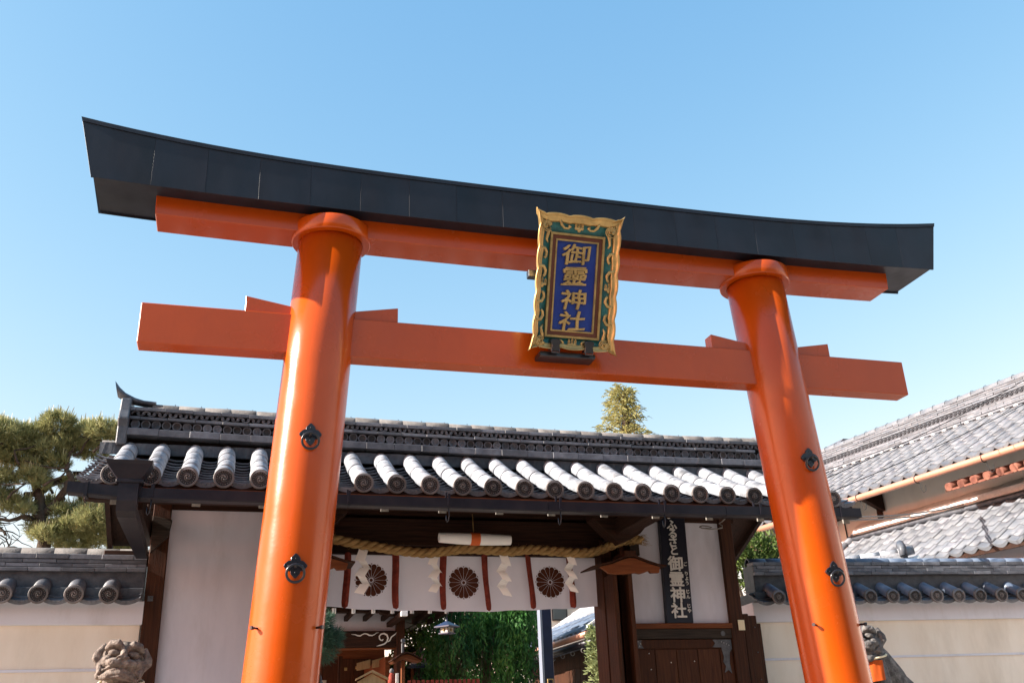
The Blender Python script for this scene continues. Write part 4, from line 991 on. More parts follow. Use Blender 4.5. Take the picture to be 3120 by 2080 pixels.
for s in (-3.3, -1.9, -.6, .7, 2.0, 3.3): 
    MB().ring(BF(E0, s, -.07, -.135), Bd, .060, .007, 16, 5).build('gutter_strap', 'bcable', gut)
    MB().tube([BF(E0, s + .02, -.05, -.19), BF(E0, s + .02, -.02, -.30), BF(E0, s + .05, -.02, -.36), BF(E0, s + .10, -.02, -.34), BF(E0, s + .11, -.02, -.25)], .006, 5).build('gutter_hook', 'bcable', gut)
MB().tube([BF(E0, -2.45, -.07, -.14), BF(E0, -2.43, -.04, -.3), BF(E0, -2.2, .85, -.55), BF(E0, -2.16, .88, -.8), BF(E0, -2.0, .88, -1.6)], .045, 10).build('copper_downpipe', 'copper', bld)
MB().tube([BF(E0, -2.0, .93, .1), BF(E0, -1.98, .93, -.5), BF(E0, -2.02, .91, -.9), BF(E0, -1.98, .91, -1.3)], .012, 6).build('wall_cable', 'bcable', bld)
# horned end ornament near the right edge of the big roof
b = MB()
for (da, du, dz, r_) in ((3.55, 1.1, .86, .10),): 
    for q in range(3):
        b.tube([BF(E0, da + .04 * q, du + .16 * math.cos(a) * (1 - a / 9), dz + .05 + .16 * math.sin(a) * (1 - a / 9)) for a in [.5 * k for k in range(13)]], [.05 - .003 * k for k in range(13)], 8)
    b.box(-.1, .1, -.1, .1, -.15, .05, frameM(BF(E0, da, du, dz), -Bd, Bh, (0, 0, 1)))
b.build('scroll_ornament', 'tile', broof)
# pent roof C below
EC = Vector((10.31, 12.241, 4.0)); tanC = .66
pen = empty('pent_roof', tuple(EC), 'lower grey tiled lean-to roof against the white hall wall, above the right boundary wall', 'roof')
pr_ = slab(MB(), EC, -2.95, 3.2, .06, 1.50, tanC).build('roof_deck', 'wood_y', pen)
SC_ = math.atan(tanC)
for i in range(-11, 12):
    s = PW * i; put('eave_tile', sc_m, bframe(EC, s, 0, .02, SC_ - R(4)), pr_)
    for j in range(0, 5):
        u = .03 + .25 * j + .08
        put('roof_tile', st_m[0 if rnd.random() < .75 else 1], bframe(EC, s + .02 + rnd.uniform(-.004, .004), u, u * tanC + .02 + rnd.uniform(-.003, .003), SC_ - R(3)), pr_)
for j in range(5): put('verge_roll', round_tile_mesh('verge_roll', .07, .36, 'tile', .066), bframe(EC, -3.0, .02 + .28 * j, (.02 + .28 * j) * tanC + .03, SC_), pr_)
b = MB(); npt = 26; vs = []
for k in range(npt + 1):
    s = -2.95 + 6.1 * k / npt; wv_ = .012 * math.sin(k * 1.9) + .008 * math.sin(k * 4.3)
    for (u, z) in ((1.31 + wv_, 1.33 * tanC + .08), (1.34, 1.37 * tanC + .17), (1.50, 1.50 * tanC + .19 + wv_), (1.505, 1.50 * tanC + .02)): vs.append(BF(EC, s, u, z))
b.add(vs, [(k * 4 + q, k * 4 + q + 1, (k + 1) * 4 + q + 1, (k + 1) * 4 + q) for k in range(npt) for q in range(3)]); b.build('mortar_flashing', 'mortar', pr_)
b = MB(); b.tube([BF(EC, -2.95 + 6.1 * k / 12, 1.29, 1.29 * tanC + .045) for k in range(13)], .045, 8); b.build('flashing_roll', 'tile_dark', pr_)
bbox('under_wall', 'plaster', -2.4, 3.0, .45, .6, -4.0, .12, pen, EC)
bbox('eave_board', 'wood_h', -2.6, 3.1, .04, .08, -.10, -.02, pen, EC)
# small ridge with end ornament just behind the boundary wall
sr = empty('small_gate_ridge', (8.4, 11.7, 3.2), 'small pale tiled ridge ending in a round horned end tile behind the right wall', 'roof ridge')
S0 = Vector((8.05, 12.0, 3.73)); S1 = Vector((8.95, 11.45, 3.80)); sd = (S1 - S0).normalized(); sp = Vector((-sd.y, sd.x, 0)).normalized() * -1
for q, (dz, w_) in enumerate(((-.05, .12), (-.01, .10), (.03, .085))):
    b = MB()
    for k in range(4):
        a, c = S0 + sd * (.265 * k + .003), S0 + sd * (.265 * (k + 1) - .003)
        vs = [p + sp * e + Vector((0, 0, dz + h)) for p in (a, c) for e in (-w_, w_) for h in (0, .036)]
        MB().add(vs, [(0, 1, 3, 2), (4, 6, 7, 5), (0, 4, 5, 1), (2, 3, 7, 6), (0, 2, 6, 4), (1, 5, 7, 3)]).build('ridge_course_tile', 'tile_round', sr)
for k in range(4): MB().tube([S0 + sd * (.265 * k) + Vector((0, 0, .07)), S0 + sd * (.265 * k + .262) + Vector((0, 0, .07))], .06, 12).build('ridge_crown_tile', 'tile_round', sr)
b = MB(); cc = S1 + sd * .03
b.tube([cc + sp * -.16 + Vector((0, 0, .02)), cc + sp * -.13 + Vector((0, 0, .13)), cc + sp * .0 + Vector((0, 0, .19)), cc + sp * .13 + Vector((0, 0, .13)), cc + sp * .16 + Vector((0, 0, .0))], [.05, .055, .06, .055, .05], 8)
b.tube([cc + sp * -.1 + Vector((0, 0, -.15)), cc + Vector((0, 0, .1)), cc + sp * .1 + Vector((0, 0, -.15))], .07, 8); b.build('end_ornament', 'tile_dark', sr)
MB().cyl(cc - sd * .05 + Vector((0, 0, .07)), cc + sd * .16 + Vector((0, 0, .09)), .062, 16).build('end_roll', 'tile_round', sr)
MB().cyl(cc + sd * .0 + sp * .02 + Vector((0, 0, -.10)), cc + sd * .22 + sp * .02 + Vector((0, 0, -.08)), .085, 16).build('end_roll', 'white', sr)
b = MB(); b.add([S0 + sp * -.1 + Vector((0, 0, -.05)), S1 + sp * -.1 + Vector((0, 0, -.05)), S1 + sp * -1.0 + Vector((0, 0, -.55)), S0 + sp * -1.0 + Vector((0, 0, -.55)), S0 + sp * .1 + Vector((0, 0, -.05)), S1 + sp * .1 + Vector((0, 0, -.05)), S1 + sp * 1.0 + Vector((0, 0, -.55)), S0 + sp * 1.0 + Vector((0, 0, -.55))], [(0, 1, 2, 3), (7, 6, 5, 4)]); b.build('slope', 'tile', sr)
# wires to the eave corner
for k, (dz, lab) in enumerate(((0, 'upper of the twin grey cables running from the gate eave to the hall'), (-.03, 'lower of the twin grey cables running from the gate eave to the hall'))):
    pts = []
    for i in range(13):
        t = i / 12; p = Vector((6.516, 9.2, 3.81 + dz)).lerp(Vector((11.0, 12.35, 4.82 + dz * 1.5)), t); p.z -= .05 * math.sin(math.pi * t); pts.append(p)
    MB().tube(pts, .011, 6).build('cable', 'cable', None, label=lab, cat='cable', group='twin cables by the gate eave')
for k, (p0, p1, lab) in enumerate((((6.8, 10.6, 4.42), (14.5, 12.2, 7.9), 'upper thin black wire crossing the big tiled roof'), ((6.9, 10.4, 4.28), (14.6, 11.8, 7.55), 'lower thin black wire crossing the big tiled roof'))):
    p0, p1 = Vector(p0), Vector(p1); MB().tube([p0.lerp(p1, i / 8) - Vector((0, 0, .12 * math.sin(math.pi * i / 8))) for i in range(9)], .006, 5).build('overhead_wire', 'bcable', None, label=lab, cat='wire', group='thin wires over the big roof')
# distant gable
dgb = empty('distant_gable', (21.7, 30, 0), 'small distant grey gable just above the far end of the big tiled ridge', 'house')
MB().prism([(20.6, 10.6), (21.7, 11.62), (24.0, 10.6)], 'y', 30, 34).build('gable_wall', 'plaster', dgb)
MB().prism([(20.5, 10.55), (21.7, 11.72), (22.3, 11.72), (24.4, 10.5), (24.0, 10.45), (22.1, 11.56), (21.75, 11.56), (20.8, 10.55)], 'y', 29.7, 34.3).build('roof', 'tile', dgb)
boxpart('house_wall', 'plaster', dgb, 20.8, 24, 30.1, 34, 0, 10.6)

# ================================================================== guardian statues
def blob_mesh(name, fn, mt, H, strokes, voxel=.0065, noise=.0022):
    b = MB(); fn(b); me, _ = b.mesh(name + '_raw', None, False)
    o = bpy.data.objects.new('tmp', me); COL.objects.link(o)
    md = o.modifiers.new('r', 'REMESH'); md.mode = 'VOXEL'; md.voxel_size = voxel
    sm = o.modifiers.new('s', 'SMOOTH'); sm.factor = .5; sm.iterations = 2
    tx = bpy.data.textures.new('t', 'CLOUDS'); tx.noise_scale = .02; tx.noise_depth = 4
    dm_ = o.modifiers.new('d', 'DISPLACE'); dm_.texture = tx; dm_.strength = noise * 2; dm_.mid_level = .5
    dg = bpy.context.evaluated_depsgraph_get(); m2 = bpy.data.meshes.new_from_object(o.evaluated_get(dg)); bpy.data.objects.remove(o)
    n = len(m2.vertices); co = np.zeros(n * 3); m2.vertices.foreach_get('co', co); co = co.reshape(-1, 3)
    Hi = np.array(H.inverted()); L = co @ Hi[:3, :3].T + Hi[:3, 3]
    front = (L[:, 1] < -.02) & (np.abs(L[:, 0]) < .17) & (L[:, 2] > -.25) & (L[:, 2] < .15); idx = np.nonzero(front)[0]; P = L[idx]; push = np.zeros(len(idx))
    for pts, r, dep in strokes:
        S = []
        for p, q in zip(pts[:-1], pts[1:]):
            for k in range(8): t = k / 8; S.append((p[0] + (q[0] - p[0]) * t, p[1] + (q[1] - p[1]) * t))
        S.append(pts[-1]); S = np.array(S); d = np.sqrt(((P[:, None, [0, 2]] - S[None]) ** 2).sum(-1)).min(1); push += dep * np.exp(-(d / r) ** 2)
    L[idx, 1] += push; Hn = np.array(H); co[idx] = L[idx] @ Hn[:3, :3].T + Hn[:3, 3]
    m2.vertices.foreach_set('co', co.astype(np.float32).ravel()); m2.update()
    m2.name = name; m2.materials.clear(); m2.materials.append(M[mt])
    for p in m2.polygons: p.use_smooth = True
    return m2
def face_strokes(openm):
    S = []
    for s in (-1, 1):
        e = [(s * .070 + .050 * math.cos(a), .018 + .031 * math.sin(a)) for a in [2 * math.pi * k / 16 for k in range(17)]]
        S.append((e, .0075, .016)); S.append(([(s * .066, .018), (s * .070, .016)], .009, .008))
        S.append(([(s * .020, .055), (s * .07, .062), (s * .135, .030)], .007, .012))                 # under the brow
        S.append(([(s * .022, .07), (s * .03, .12)], .008, .010)); S.append(([(s * .07, .105), (s * .08, .13)], .006, .006)); S.append(([(s * .11, .09), (s * .125, .12)], .006, .006))
        S.append(([(s * .024, -.022), (s * .040, -.030)], .009, .018))                                # nostril
        S.append(([(s * .045, .0), (s * .075, -.025), (s * .125, -.040)], .007, .010))               # muzzle crease
        for k in range(3): S.append(([(s * (.055 + .025 * k), -.055), (s * (.057 + .025 * k), -.062)], .005, .005))
        for k in range(4): S.append(([(s * .145, -.05 - .035 * k), (s * .12, -.075 - .035 * k)], .006, .008))
    if not openm:
        S.append(([(-.140, -.150), (-.105, -.118), (-.055, -.100), (0, -.094), (.055, -.100), (.105, -.118), (.140, -.150)], .009, .026))
        S.append(([(-.115, -.128), (-.095, -.122)], .013, .024)); S.append(([(-.07, -.165), (0, -.150), (.07, -.165)], .008, .008))
    return S
def head_blobs(b, H, openm):
    """H: head matrix; local x = the lion's left/right, -y = where it looks, z up"""
    def B(c, r, rot=None): b.ball(H @ Vector(c), r, 16, 10, (H.to_3x3() @ (rot.to_3x3() if rot else Matrix.Identity(3))))
    def C(pts, rr, flat=1.0): b.tube([H @ Vector(p) for p in pts], rr, 10, True, True, flat)
    B((0, .03, .02), (.146, .15, .112))
    for s in (-1, 1):
        C([(s * .018, -.118, .060), (s * .060, -.128, .088), (s * .105, -.108, .082), (s * .138, -.06, .045)], [.024, .036, .034, .020])      # brow
        B((s * .070, -.100, .018), (.050, .036, .030))                                                                                 # eye
        B((s * .105, -.06, -.045), (.052, .07, .05))
        for q in range(4): C([(s * (.150 + .010 * q), -.004 - .004 * q, .085 - .015 * q), (s * (.178 + .008 * q), -.01, .035 - .01 * q), (s * (.186 + .007 * q), -.015, -.035), (s * (.178 + .005 * q), -.018, -.090 + .008 * q)], [.020, .026, .026, .014])
        B((s * .055, -.150, -.058), (.060, .048, .036))
        B((s * .026, -.186, -.020), (.024, .020, .017))
        C([(s * .125, -.02, -.02), (s * .150, -.03, -.09), (s * .135, -.06, -.15)], [.035, .038, .035])
        for k in range(5): B((s * (.12 + .008 * k), .03 + .035 * k, .06 - .050 * k), (.036, .036, .032))
    C([(0, -.11, .045), (0, -.145, .020), (0, -.190, -.006)], [.026, .030, .026])
    if openm:
        B((0, -.125, -.060), (.105, .062, .040))
        C([(-.10, -.10, -.100), (-.055, -.165, -.090), (0, -.180, -.086), (.055, -.165, -.090), (.10, -.10, -.100)], [.020, .022, .024, .022, .020])
        C([(-.095, -.07, -.185), (-.05, -.135, -.200), (0, -.150, -.205), (.05, -.135, -.200), (.095, -.07, -.185)], [.030, .034, .036, .034, .030])
        B((0, -.02, -.16), (.12, .075, .055))
        for k in range(-3, 4): B((k * .024, -.158 + abs(k) * .012, -.118), (.010, .010, .015))
    else:
        B((0, -.115, -.062), (.125, .070, .045))
        C([(-.128, -.06, -.130), (-.09, -.125, -.112), (-.04, -.160, -.090), (0, -.168, -.086), (.04, -.160, -.090), (.09, -.125, -.112), (.128, -.06, -.130)], [.020] * 7)
        C([(-.125, -.04, -.160), (-.08, -.105, -.150), (0, -.140, -.138), (.08, -.105, -.150), (.125, -.04, -.160)], [.038, .040, .042, .040, .038])
        B((0, -.02, -.14), (.145, .10, .07))
def lion(name, label, base_p, yaw, head_yaw, pitch, openm, mt, bibcol, zs=1.0, tilt=0):
    x, y, zh = base_p
    root = empty(name, (x, y, 0), label, 'statue', 'stone guardian statues before the gate')
    Bm = Matrix.Translation((x, y, 0)) @ RZ(yaw)
    H = Matrix.Translation((x, y, zh)) @ RZ(head_yaw) @ RX(pitch) @ RY(tilt)
    def body(b):
        head_blobs(b, H, openm)
        hz = zh
        def W_(p): return Bm @ Vector(p)
        b.tube([W_((0, .02, hz - .03)), W_((0, .06, hz - .20)), W_((0, .08, hz - .38)), W_((0, .14, hz - .60))], [.125, .145, .165, .17], 14)
        b.tube([W_((0, .06, hz - .10)), W_((0, .20, hz - .22)), W_((0, .38, hz - .37)), W_((0, .54, hz - .56)), W_((0, .58, hz - .74))], [.12, .15, .16, .17, .17], 14)
        b.ball(W_((0, .56, hz - .76)), (.20, .19, .17), 14, 9)
        for s in (-1, 1):
            b.tube([W_((s * .10, -.0, hz - .45)), W_((s * .11, -.03, hz - .68)), W_((s * .11, -.05, hz - .92))], [.075, .062, .060], 12)
            b.ball(W_((s * .11, -.09, hz - .93)), (.065, .085, .045), 12, 7)
            b.tube([W_((s * .15, .55, hz - .72)), W_((s * .17, .35, hz - .80)), W_((s * .16, .25, hz - .92))], [.11, .10, .06], 12)
            b.ball(W_((s * .16, .20, hz - .93)), (.06, .09, .04), 12, 7)
        b.tube([W_((0, .68, hz - .80)), W_((0, .76, hz - .62)), W_((0, .74, hz - .45)), W_((0, .66, hz - .36))], [.06, .08, .07, .03], 12)
        for k in range(5): b.ball(W_((0, .12 + .09 * k, hz - .10 - .10 * k)), (.085 - .006 * k, .06, .06), 10, 7)
    put('lion_figure', blob_mesh('lion_figure', body, mt, H, face_strokes(openm)), Matrix.Identity(4), root)
    hz = zh
    # eyes
    # bib: sheet bent around the chest
    b = MB(); n = 18; vs = []; rows_ = 8
    for j in range(rows_ + 1):
        for i in range(n + 1):
            a = R(-78 + 156 * i / n); rr = .165 + .020 * j / rows_ + .006 * math.sin(i * 1.9 + j * .2) * (1 if j else .3)
            zz = hz - .225 - .215 * j / rows_ * (1 - .10 * abs(a)); vs.append(Bm @ Vector((rr * math.sin(a), .07 - rr * 1.08 * math.cos(a) - .02 * j / rows_, zz)))
    b.add(vs, [(j * (n + 1) + i, j * (n + 1) + i + 1, (j + 1) * (n + 1) + i + 1, (j + 1) * (n + 1) + i) for j in range(rows_) for i in range(n)], True)
    bb = b.build('bib', bibcol, root)
    b = MB(); pts = [Bm @ Vector((.170 * math.sin(a), .07 + (-.182 if math.cos(a) > 0 else -.15) * math.cos(a), hz - .222 + .035 * (1 - math.cos(a)))) for a in [2 * math.pi * k / 30 for k in range(31)]]
    b.tube(pts, .011, 6, False); b.build('bib_cord', 'cord', root)
    b = MB(); b.box(-.30, .30, -.28, .85, hz - 1.12, hz - .955, Bm); b.build('plinth', mt, root, .01)
    b = MB(); b.box(-.38, .38, -.36, .93, .25, hz - 1.122, Bm); b.build('pedestal', mt, root, .02)
    b = MB(); b.box(-.5, .5, -.48, 1.05, 0, .248, Bm); b.build('pedestal_step', mt, root, .02)
lion('guardian_lion_dog', 'weathered brown stone lion dog with closed mouth below the left boundary wall', (-.775, 8.70, 2.375), R(0), R(6), R(-2), False, 'stone', 'bib', tilt=R(7))
lion('guardian_lion_dog', 'grey stone lion dog with open mouth and orange bib behind the right pillar', (6.20, 8.75, 2.475), R(-66), R(-40), R(4), True, 'stone_g', 'bib')

# ================================================================== VEGETATION
def in_ellipsoids(pads, n, shell=.45):
    vol = np.array([p[3] * p[4] * p[5] for p in pads]) ** .8; idx = NR.choice(len(pads), n, p=vol / vol.sum()); P = np.array(pads)[idx]
    d = unit(NR.normal(size=(n, 3))); r = (shell + (1 - shell) * NR.random((n, 1))) ** .6
    return P[:, :3] + d * r * P[:, 3:6], d, idx
def tuft_mesh(name, centers, dirs, per, L, W, mt, spread=.6):
    n = len(centers); c = np.repeat(centers, per, 0); d = np.repeat(unit(dirs), per, 0) + NR.normal(size=(n * per, 3)) * spread
    v, f = blades(c, d, NR.uniform(.7, 1.1, n * per) * L, W, .5); return np_mesh(name, v, f, mt)
def wobble(pts, k=5, a=.03):
    out = []
    for p, q in zip(pts[:-1], pts[1:]):
        for i in range(k): out.append(Vector(p).lerp(Vector(q), i / k) + Vector((rnd.uniform(-a, a), rnd.uniform(-a, a), rnd.uniform(-a, a))))
    return out + [Vector(pts[-1])]
# --- black pine at the left
pine = empty('pine_tree', (-2.9, 16, 0), 'old pine tree with cloud shaped needle pads behind the left wall', 'tree')
tb = MB()
def branch(pts, r0, r1, k=5, a=.035):
    w = wobble(pts, k, a); tb.tube(w, [r0 + (r1 - r0) * i / (len(w) - 1) for i in range(len(w))], 8)
branch([(-2.6, 16, 0), (-2.7, 16.1, 2.5), (-2.74, 16, 4.77), (-2.80, 16, 5.1), (-2.91, 16, 5.48), (-3.08, 16, 5.75), (-3.3, 16, 6.0), (-3.4, 16, 6.3)], .13, .03)
branch([(-2.78, 16, 5.15), (-2.6, 15.9, 5.35), (-2.45, 15.8, 5.62), (-2.59, 15.9, 5.95), (-2.5, 15.9, 6.3)], .075, .018)
branch([(-2.78, 16, 5.0), (-2.4, 15.8, 5.0), (-2.1, 15.6, 4.95), (-1.7, 15.5, 4.9)], .06, .018)
branch([(-2.9, 16, 5.48), (-3.2, 16.1, 5.4), (-3.6, 16.2, 5.5)], .055, .018)
branch([(-2.9, 16, 5.5), (-2.7, 16.3, 5.75), (-2.3, 16.3, 5.95), (-2.0, 16.2, 6.3)], .06, .018)
branch([(-2.8, 16, 5.1), (-3.1, 15.9, 5.05), (-3.5, 15.8, 5.0)], .05, .018)
for k in range(26):
    x, z = rnd.uniform(-3.6, -1.7), rnd.uniform(4.7, 6.3); y = rnd.uniform(15.6, 16.5); branch([(x, y, z), (x + rnd.uniform(-.3, .3), y, z + rnd.uniform(.05, .3)), (x + rnd.uniform(-.4, .4), y + .1, z + rnd.uniform(.2, .45))], .022, .007, 3, .03)
for k in range(30):   # bare twigs low at the left
    x, z = rnd.uniform(-4.1, -3.0), rnd.uniform(4.5, 5.2); branch([(x, 16, z), (x + rnd.uniform(-.3, .3), 16.1, z + rnd.uniform(-.2, .3)), (x + rnd.uniform(-.5, .5), 16, z + rnd.uniform(-.1, .4))], .012, .004, 3, .03)
tb.build('trunk', 'bark', pine)
pads2 = [(-3.5, 6.33, .34), (-3.05, 6.40, .26), (-2.76, 6.56, .20), (-2.42, 6.50, .26), (-2.05, 6.40, .26), (-3.3, 6.08, .30), (-2.85, 6.14, .26), (-2.30, 6.24, .24), (-1.80, 6.36, .16), (-3.9, 6.2, .35), (-3.05, 5.86, .20),
         (-3.45, 5.70, .22), (-2.5, 5.66, .17), (-3.45, 5.40, .20), (-2.9, 5.55, .13), (-2.20, 5.42, .16), (-2.45, 5.15, .20), (-2.1, 5.20, .22), (-1.80, 5.16, .22), (-2.35, 4.90, .24), (-1.95, 4.86, .28), (-2.70, 4.78, .20), (-1.55, 4.83, .26),
         (-1.45, 5.02, .16), (-2.0, 5.0, .3), (-2.3, 4.75, .3), (-1.6, 4.7, .25), (-3.05, 5.15, .12), (-2.75, 5.95, .2), (-3.0, 5.7, .2), (-2.75, 5.35, .16), (-3.2, 5.25, .2), (-2.9, 4.95, .16), (-2.6, 6.3, .2), (-3.7, 5.05, .18), (-3.9, 5.6, .3)]
pads = [(x, 16 + rnd.uniform(-.35, .35), z, r * 1.2, r * 1.2, r * .68) for x, z, r in pads2]
c, d, idx = in_ellipsoids(pads, 8200, .2); d2 = d * .55 + [0, 0, .75]
put('crown', tuft_mesh('crown', c, d2, 13, .11, .0068, 'needle', .55), Matrix.Identity(4), pine)
m = (d[:, 2] > .15) & (NR.random(len(d)) < .38)
put('candles', tuft_mesh('candles', c[m] + [0, 0, .03], NR.normal(size=(m.sum(), 3)) * .12 + [0, 0, 1], 1, .15, .014, 'candle', .05), Matrix.Identity(4), pine, kind='stuff')
# --- cedar top above the gate ridge
ced = empty('cedar_tree', (8.75, 20, 0), 'sunlit cedar tree top rising above the gatehouse ridge', 'tree')
tb = MB(); branch([(8.70, 20, 0), (8.70, 20, 5), (8.74, 20, 8.3), (8.76, 20, 9.3)], .3, .03, 4, .02)
fr = []
for k in range(52):
    t = k / 52; z = 7.6 + 1.75 * t; w = .56 * (1 - t) ** .6 * (1.15 if k % 3 else .8) + .08; a = k * 2.39
    L_ = w * rnd.uniform(.75, 1.15) * (1.15 if math.cos(a) < 0 else .85)
    p0 = Vector((8.72, 20, z)); p1 = p0 + Vector((math.cos(a) * L_ * .6, math.sin(a) * L_ * .6, L_ * .32)); p2 = p0 + Vector((math.cos(a) * L_, math.sin(a) * L_, L_ * .30))
    tb.tube([p0, p1, p2], [.020, .012, .005], 5); fr.append((p0, p1, p2))
tb.build('trunk', 'bark', ced)
cs, ds = [], []
for p0, p1, p2 in fr:
    for q in range(40):
        t = rnd.uniform(.15, 1.05); p = p0.lerp(p1, min(1, t * 2)) if t < .5 else p1.lerp(p2, (t - .5) * 2); cs.append(p + Vector((rnd.gauss(0, .06), rnd.gauss(0, .06), rnd.gauss(0, .045)))); ds.append(((p2 - p0).normalized() * .9 + Vector((rnd.gauss(0, .5), rnd.gauss(0, .5), rnd.gauss(.1, .4)))))
cs, ds = np.array(cs), np.array(ds)
parts = []
for s_ in range(3):
    v, f = blades(cs + unit(ds) * .045 * s_ + [0, 0, -.008 * s_ * s_], ds + [0, 0, -.28 * s_], .075, .020, .5); parts.append((v, f))
put('crown', np_mesh('crown', *cat_vf(parts), 'sugi'), Matrix.Identity(4), ced)
# --- broadleaf clumps
def leafcloud(name, pads, n, L, W, mt, parent, droop=0, shell=.3):
    c, d, _ = in_ellipsoids(pads, n, shell); dd = d * .7 + NR.normal(size=(n, 3)) * .6 + [0, 0, -droop]
    v, f = blades(c, dd, NR.uniform(.7, 1.2, n) * L, W, .2); return put(name, np_mesh(name, v, f, mt), Matrix.Identity(4), parent)
sh = empty('evergreen_shrub', (7.2, 12.6, 0), 'glossy green shrub showing between the gatehouse and the right pillar above the wall', 'shrub')
tb = MB()
for k in range(22): 
    x = rnd.uniform(6.85, 7.75); branch([(7.25, 12.6, 2.5), (x, 12.6 + rnd.uniform(-.3, .3), 3.7), (x + rnd.uniform(-.1, .1), 12.6, rnd.uniform(3.9, 4.35))], .02, .005, 3, .02)
tb.build('stem', 'bark', sh)
leafcloud('foliage', [(7.0, 12.6, 4.0, .28, .3, .22), (7.3, 12.6, 4.14, .30, .3, .22), (7.6, 12.6, 4.10, .25, .3, .25), (7.3, 12.6, 3.8, .5, .35, .28), (7.75, 12.6, 3.9, .3, .3, .35)], 2600, .085, .034, 'leaf_lit', sh, -.4)
# --- weeping tree in the courtyard
wt = empty('weeping_tree', (4.6, 17.3, 0), 'dark green weeping tree filling the courtyard beneath the curtain', 'tree')
tb = MB(); branch([(4.6, 17.5, 0), (4.55, 17.5, 2), (4.5, 17.4, 3.2), (4.3, 17.3, 4.2)], .12, .05)
for k in range(16):
    a = rnd.uniform(0, 6.28); L_ = rnd.uniform(.4, 1.1); branch([(4.45, 17.4, 3.3), (4.45 + .6 * L_ * math.cos(a), 17.4 + .5 * L_ * math.sin(a), 4.0), (4.45 + L_ * math.cos(a), 17.4 + .8 * L_ * math.sin(a), 3.8)], .03, .008, 4, .03)
for k in range(150):
    x = rnd.uniform(3.6, 5.5); y = rnd.uniform(16.6, 17.6); z = rnd.uniform(3.4, 4.1); branch([(x, y, z), (x + rnd.uniform(-.15, .15), y, z - .5), (x + rnd.uniform(-.2, .2), y, z - 1.1)], .006, .003, 3, .02)
tb.build('trunk', 'bark', wt)
cs = []; 
anch = [(rnd.triangular(3.35, 5.62, 4.7), 17.2 + rnd.uniform(-.8, .9), rnd.uniform(-.75, .25), rnd.uniform(.4, 1.4)) for _ in range(95)]
for k in range(1300):
    ax_, ay_, dz_, ls_ = anch[k % 95]
    x = ax_ + rnd.gauss(0, .075); y = ay_ + rnd.gauss(0, .10); zt_ = 4.25 - .5 * abs(x - 4.5) ** 1.5 * .6 + dz_ + rnd.uniform(-.08, .08); Ls = ls_ * rnd.uniform(.5, 1.1)
    nl = int(Ls / .05); ph = rnd.uniform(0, 6); sway = rnd.uniform(-.08, .08)
    for j in range(nl):
        cs.append((x + sway * j * .05 + .03 * math.sin(j * .4 + ph), y, zt_ - .05 * j))
for k in range(3000): cs.append((rnd.uniform(3.5, 5.6), rnd.uniform(17.4, 18.4), rnd.uniform(1.8, 3.2)))
cs = np.array(cs); cs = cs[cs[:, 2] > 1.7]; n = len(cs)
v, f = blades(cs + NR.normal(size=cs.shape) * .02, NR.normal(size=(n, 3)) * [.55, .55, .25] + [0, 0, -1.0], NR.uniform(.06, .115, n), .026, .15)
put('crown', np_mesh('crown', v, f, 'weep'), Matrix.Identity(4), wt)
bt = empty('broadleaf_tree', (3.4, 18.6, 0), 'tree with small sunlit yellow green leaves behind the hanging lantern', 'tree')
tb = MB(); branch([(3.5, 18.7, 0), (3.5, 18.7, 2.4), (3.4, 18.6, 3.4)], .06, .018)
for k in range(12): branch([(3.45, 18.6, 2.8), (rnd.uniform(3.0, 4.2), 18.5, rnd.uniform(3.1, 3.7)), (rnd.uniform(2.9, 4.4), 18.4, rnd.uniform(3.3, 4.0))], .02, .006, 3, .03)
tb.build('trunk', 'bark', bt)
leafcloud('crown', [(3.3, 18.6, 3.45, .35, .4, .25), (3.8, 18.6, 3.6, .4, .4, .28), (3.4, 18.7, 3.05, .5, .5, .35), (4.2, 18.8, 3.3, .5, .5, .4), (3.2, 19, 2.6, .5, .4, .5), (4.0, 19.2, 2.6, .8, .4, .6)], 9500, .075, .038, 'leaf_lit', bt)
hb = empty('background_trees', (5, 24, 0), 'far green trees closing the courtyard behind the weeping tree', 'trees', kind='stuff')
leafcloud('foliage', [(3.2 + .9 * k, 25 + (k % 3) * .6, 2.2 + .25 * (k % 2), .9, .8, 1.4) for k in range(6)], 9000, .15, .07, 'weep', hb, 0, .1)
cy = empty('cypress_shrub', (4.95, 12.9, 0), 'pale yellow green cypress shrub beside the right gate post', 'shrub')
tb = MB(); branch([(5.0, 12.9, 0), (5.0, 12.9, 1.5), (5.02, 12.9, 3.1)], .04, .012)
tb.build('stem', 'bark', cy)
cs, ds = [], []
for k in range(330):
    t = rnd.random(); z = 1.3 + 1.75 * t; w = .34 * (1 - t * .55) + .05; a = rnd.uniform(0, 6.28); p = Vector((5.02, 12.9, z)); dv = Vector((math.cos(a), math.sin(a), .55)).normalized()
    for j in range(9):
        q = p + dv * w * (.45 + .65 * j / 9) + Vector((0, 0, -.012 * (j - 4) ** 2 * .3)); cs.append(q + Vector((rnd.gauss(0, .015), rnd.gauss(0, .015), rnd.gauss(0, .015)))); ds.append(dv + Vector((rnd.gauss(0, .5), rnd.gauss(0, .5), rnd.gauss(-.1, .4))))
cs, ds = np.array(cs), np.array(ds); v, f = blades(cs, ds, .062, .020, .6); put('foliage', np_mesh('foliage', v, f, 'hinoki'), Matrix.Identity(4), cy)
gt = empty('garden_tree', (5.75, 14.6, 0), 'small leafy tree seen in the gap between curtain and right gate post', 'tree')
tb = MB(); branch([(5.8, 14.6, 0), (5.8, 14.6, 3.2), (5.7, 14.6, 4.3)], .05, .015); tb.build('trunk', 'bark', gt)
leafcloud('crown', [(5.7, 14.6, 4.3, .22, .3, .25), (5.75, 14.6, 4.0, .15, .2, .2), (6.0, 14.7, 4.6, .4, .4, .4)], 900, .07, .02, 'needle_b', gt)
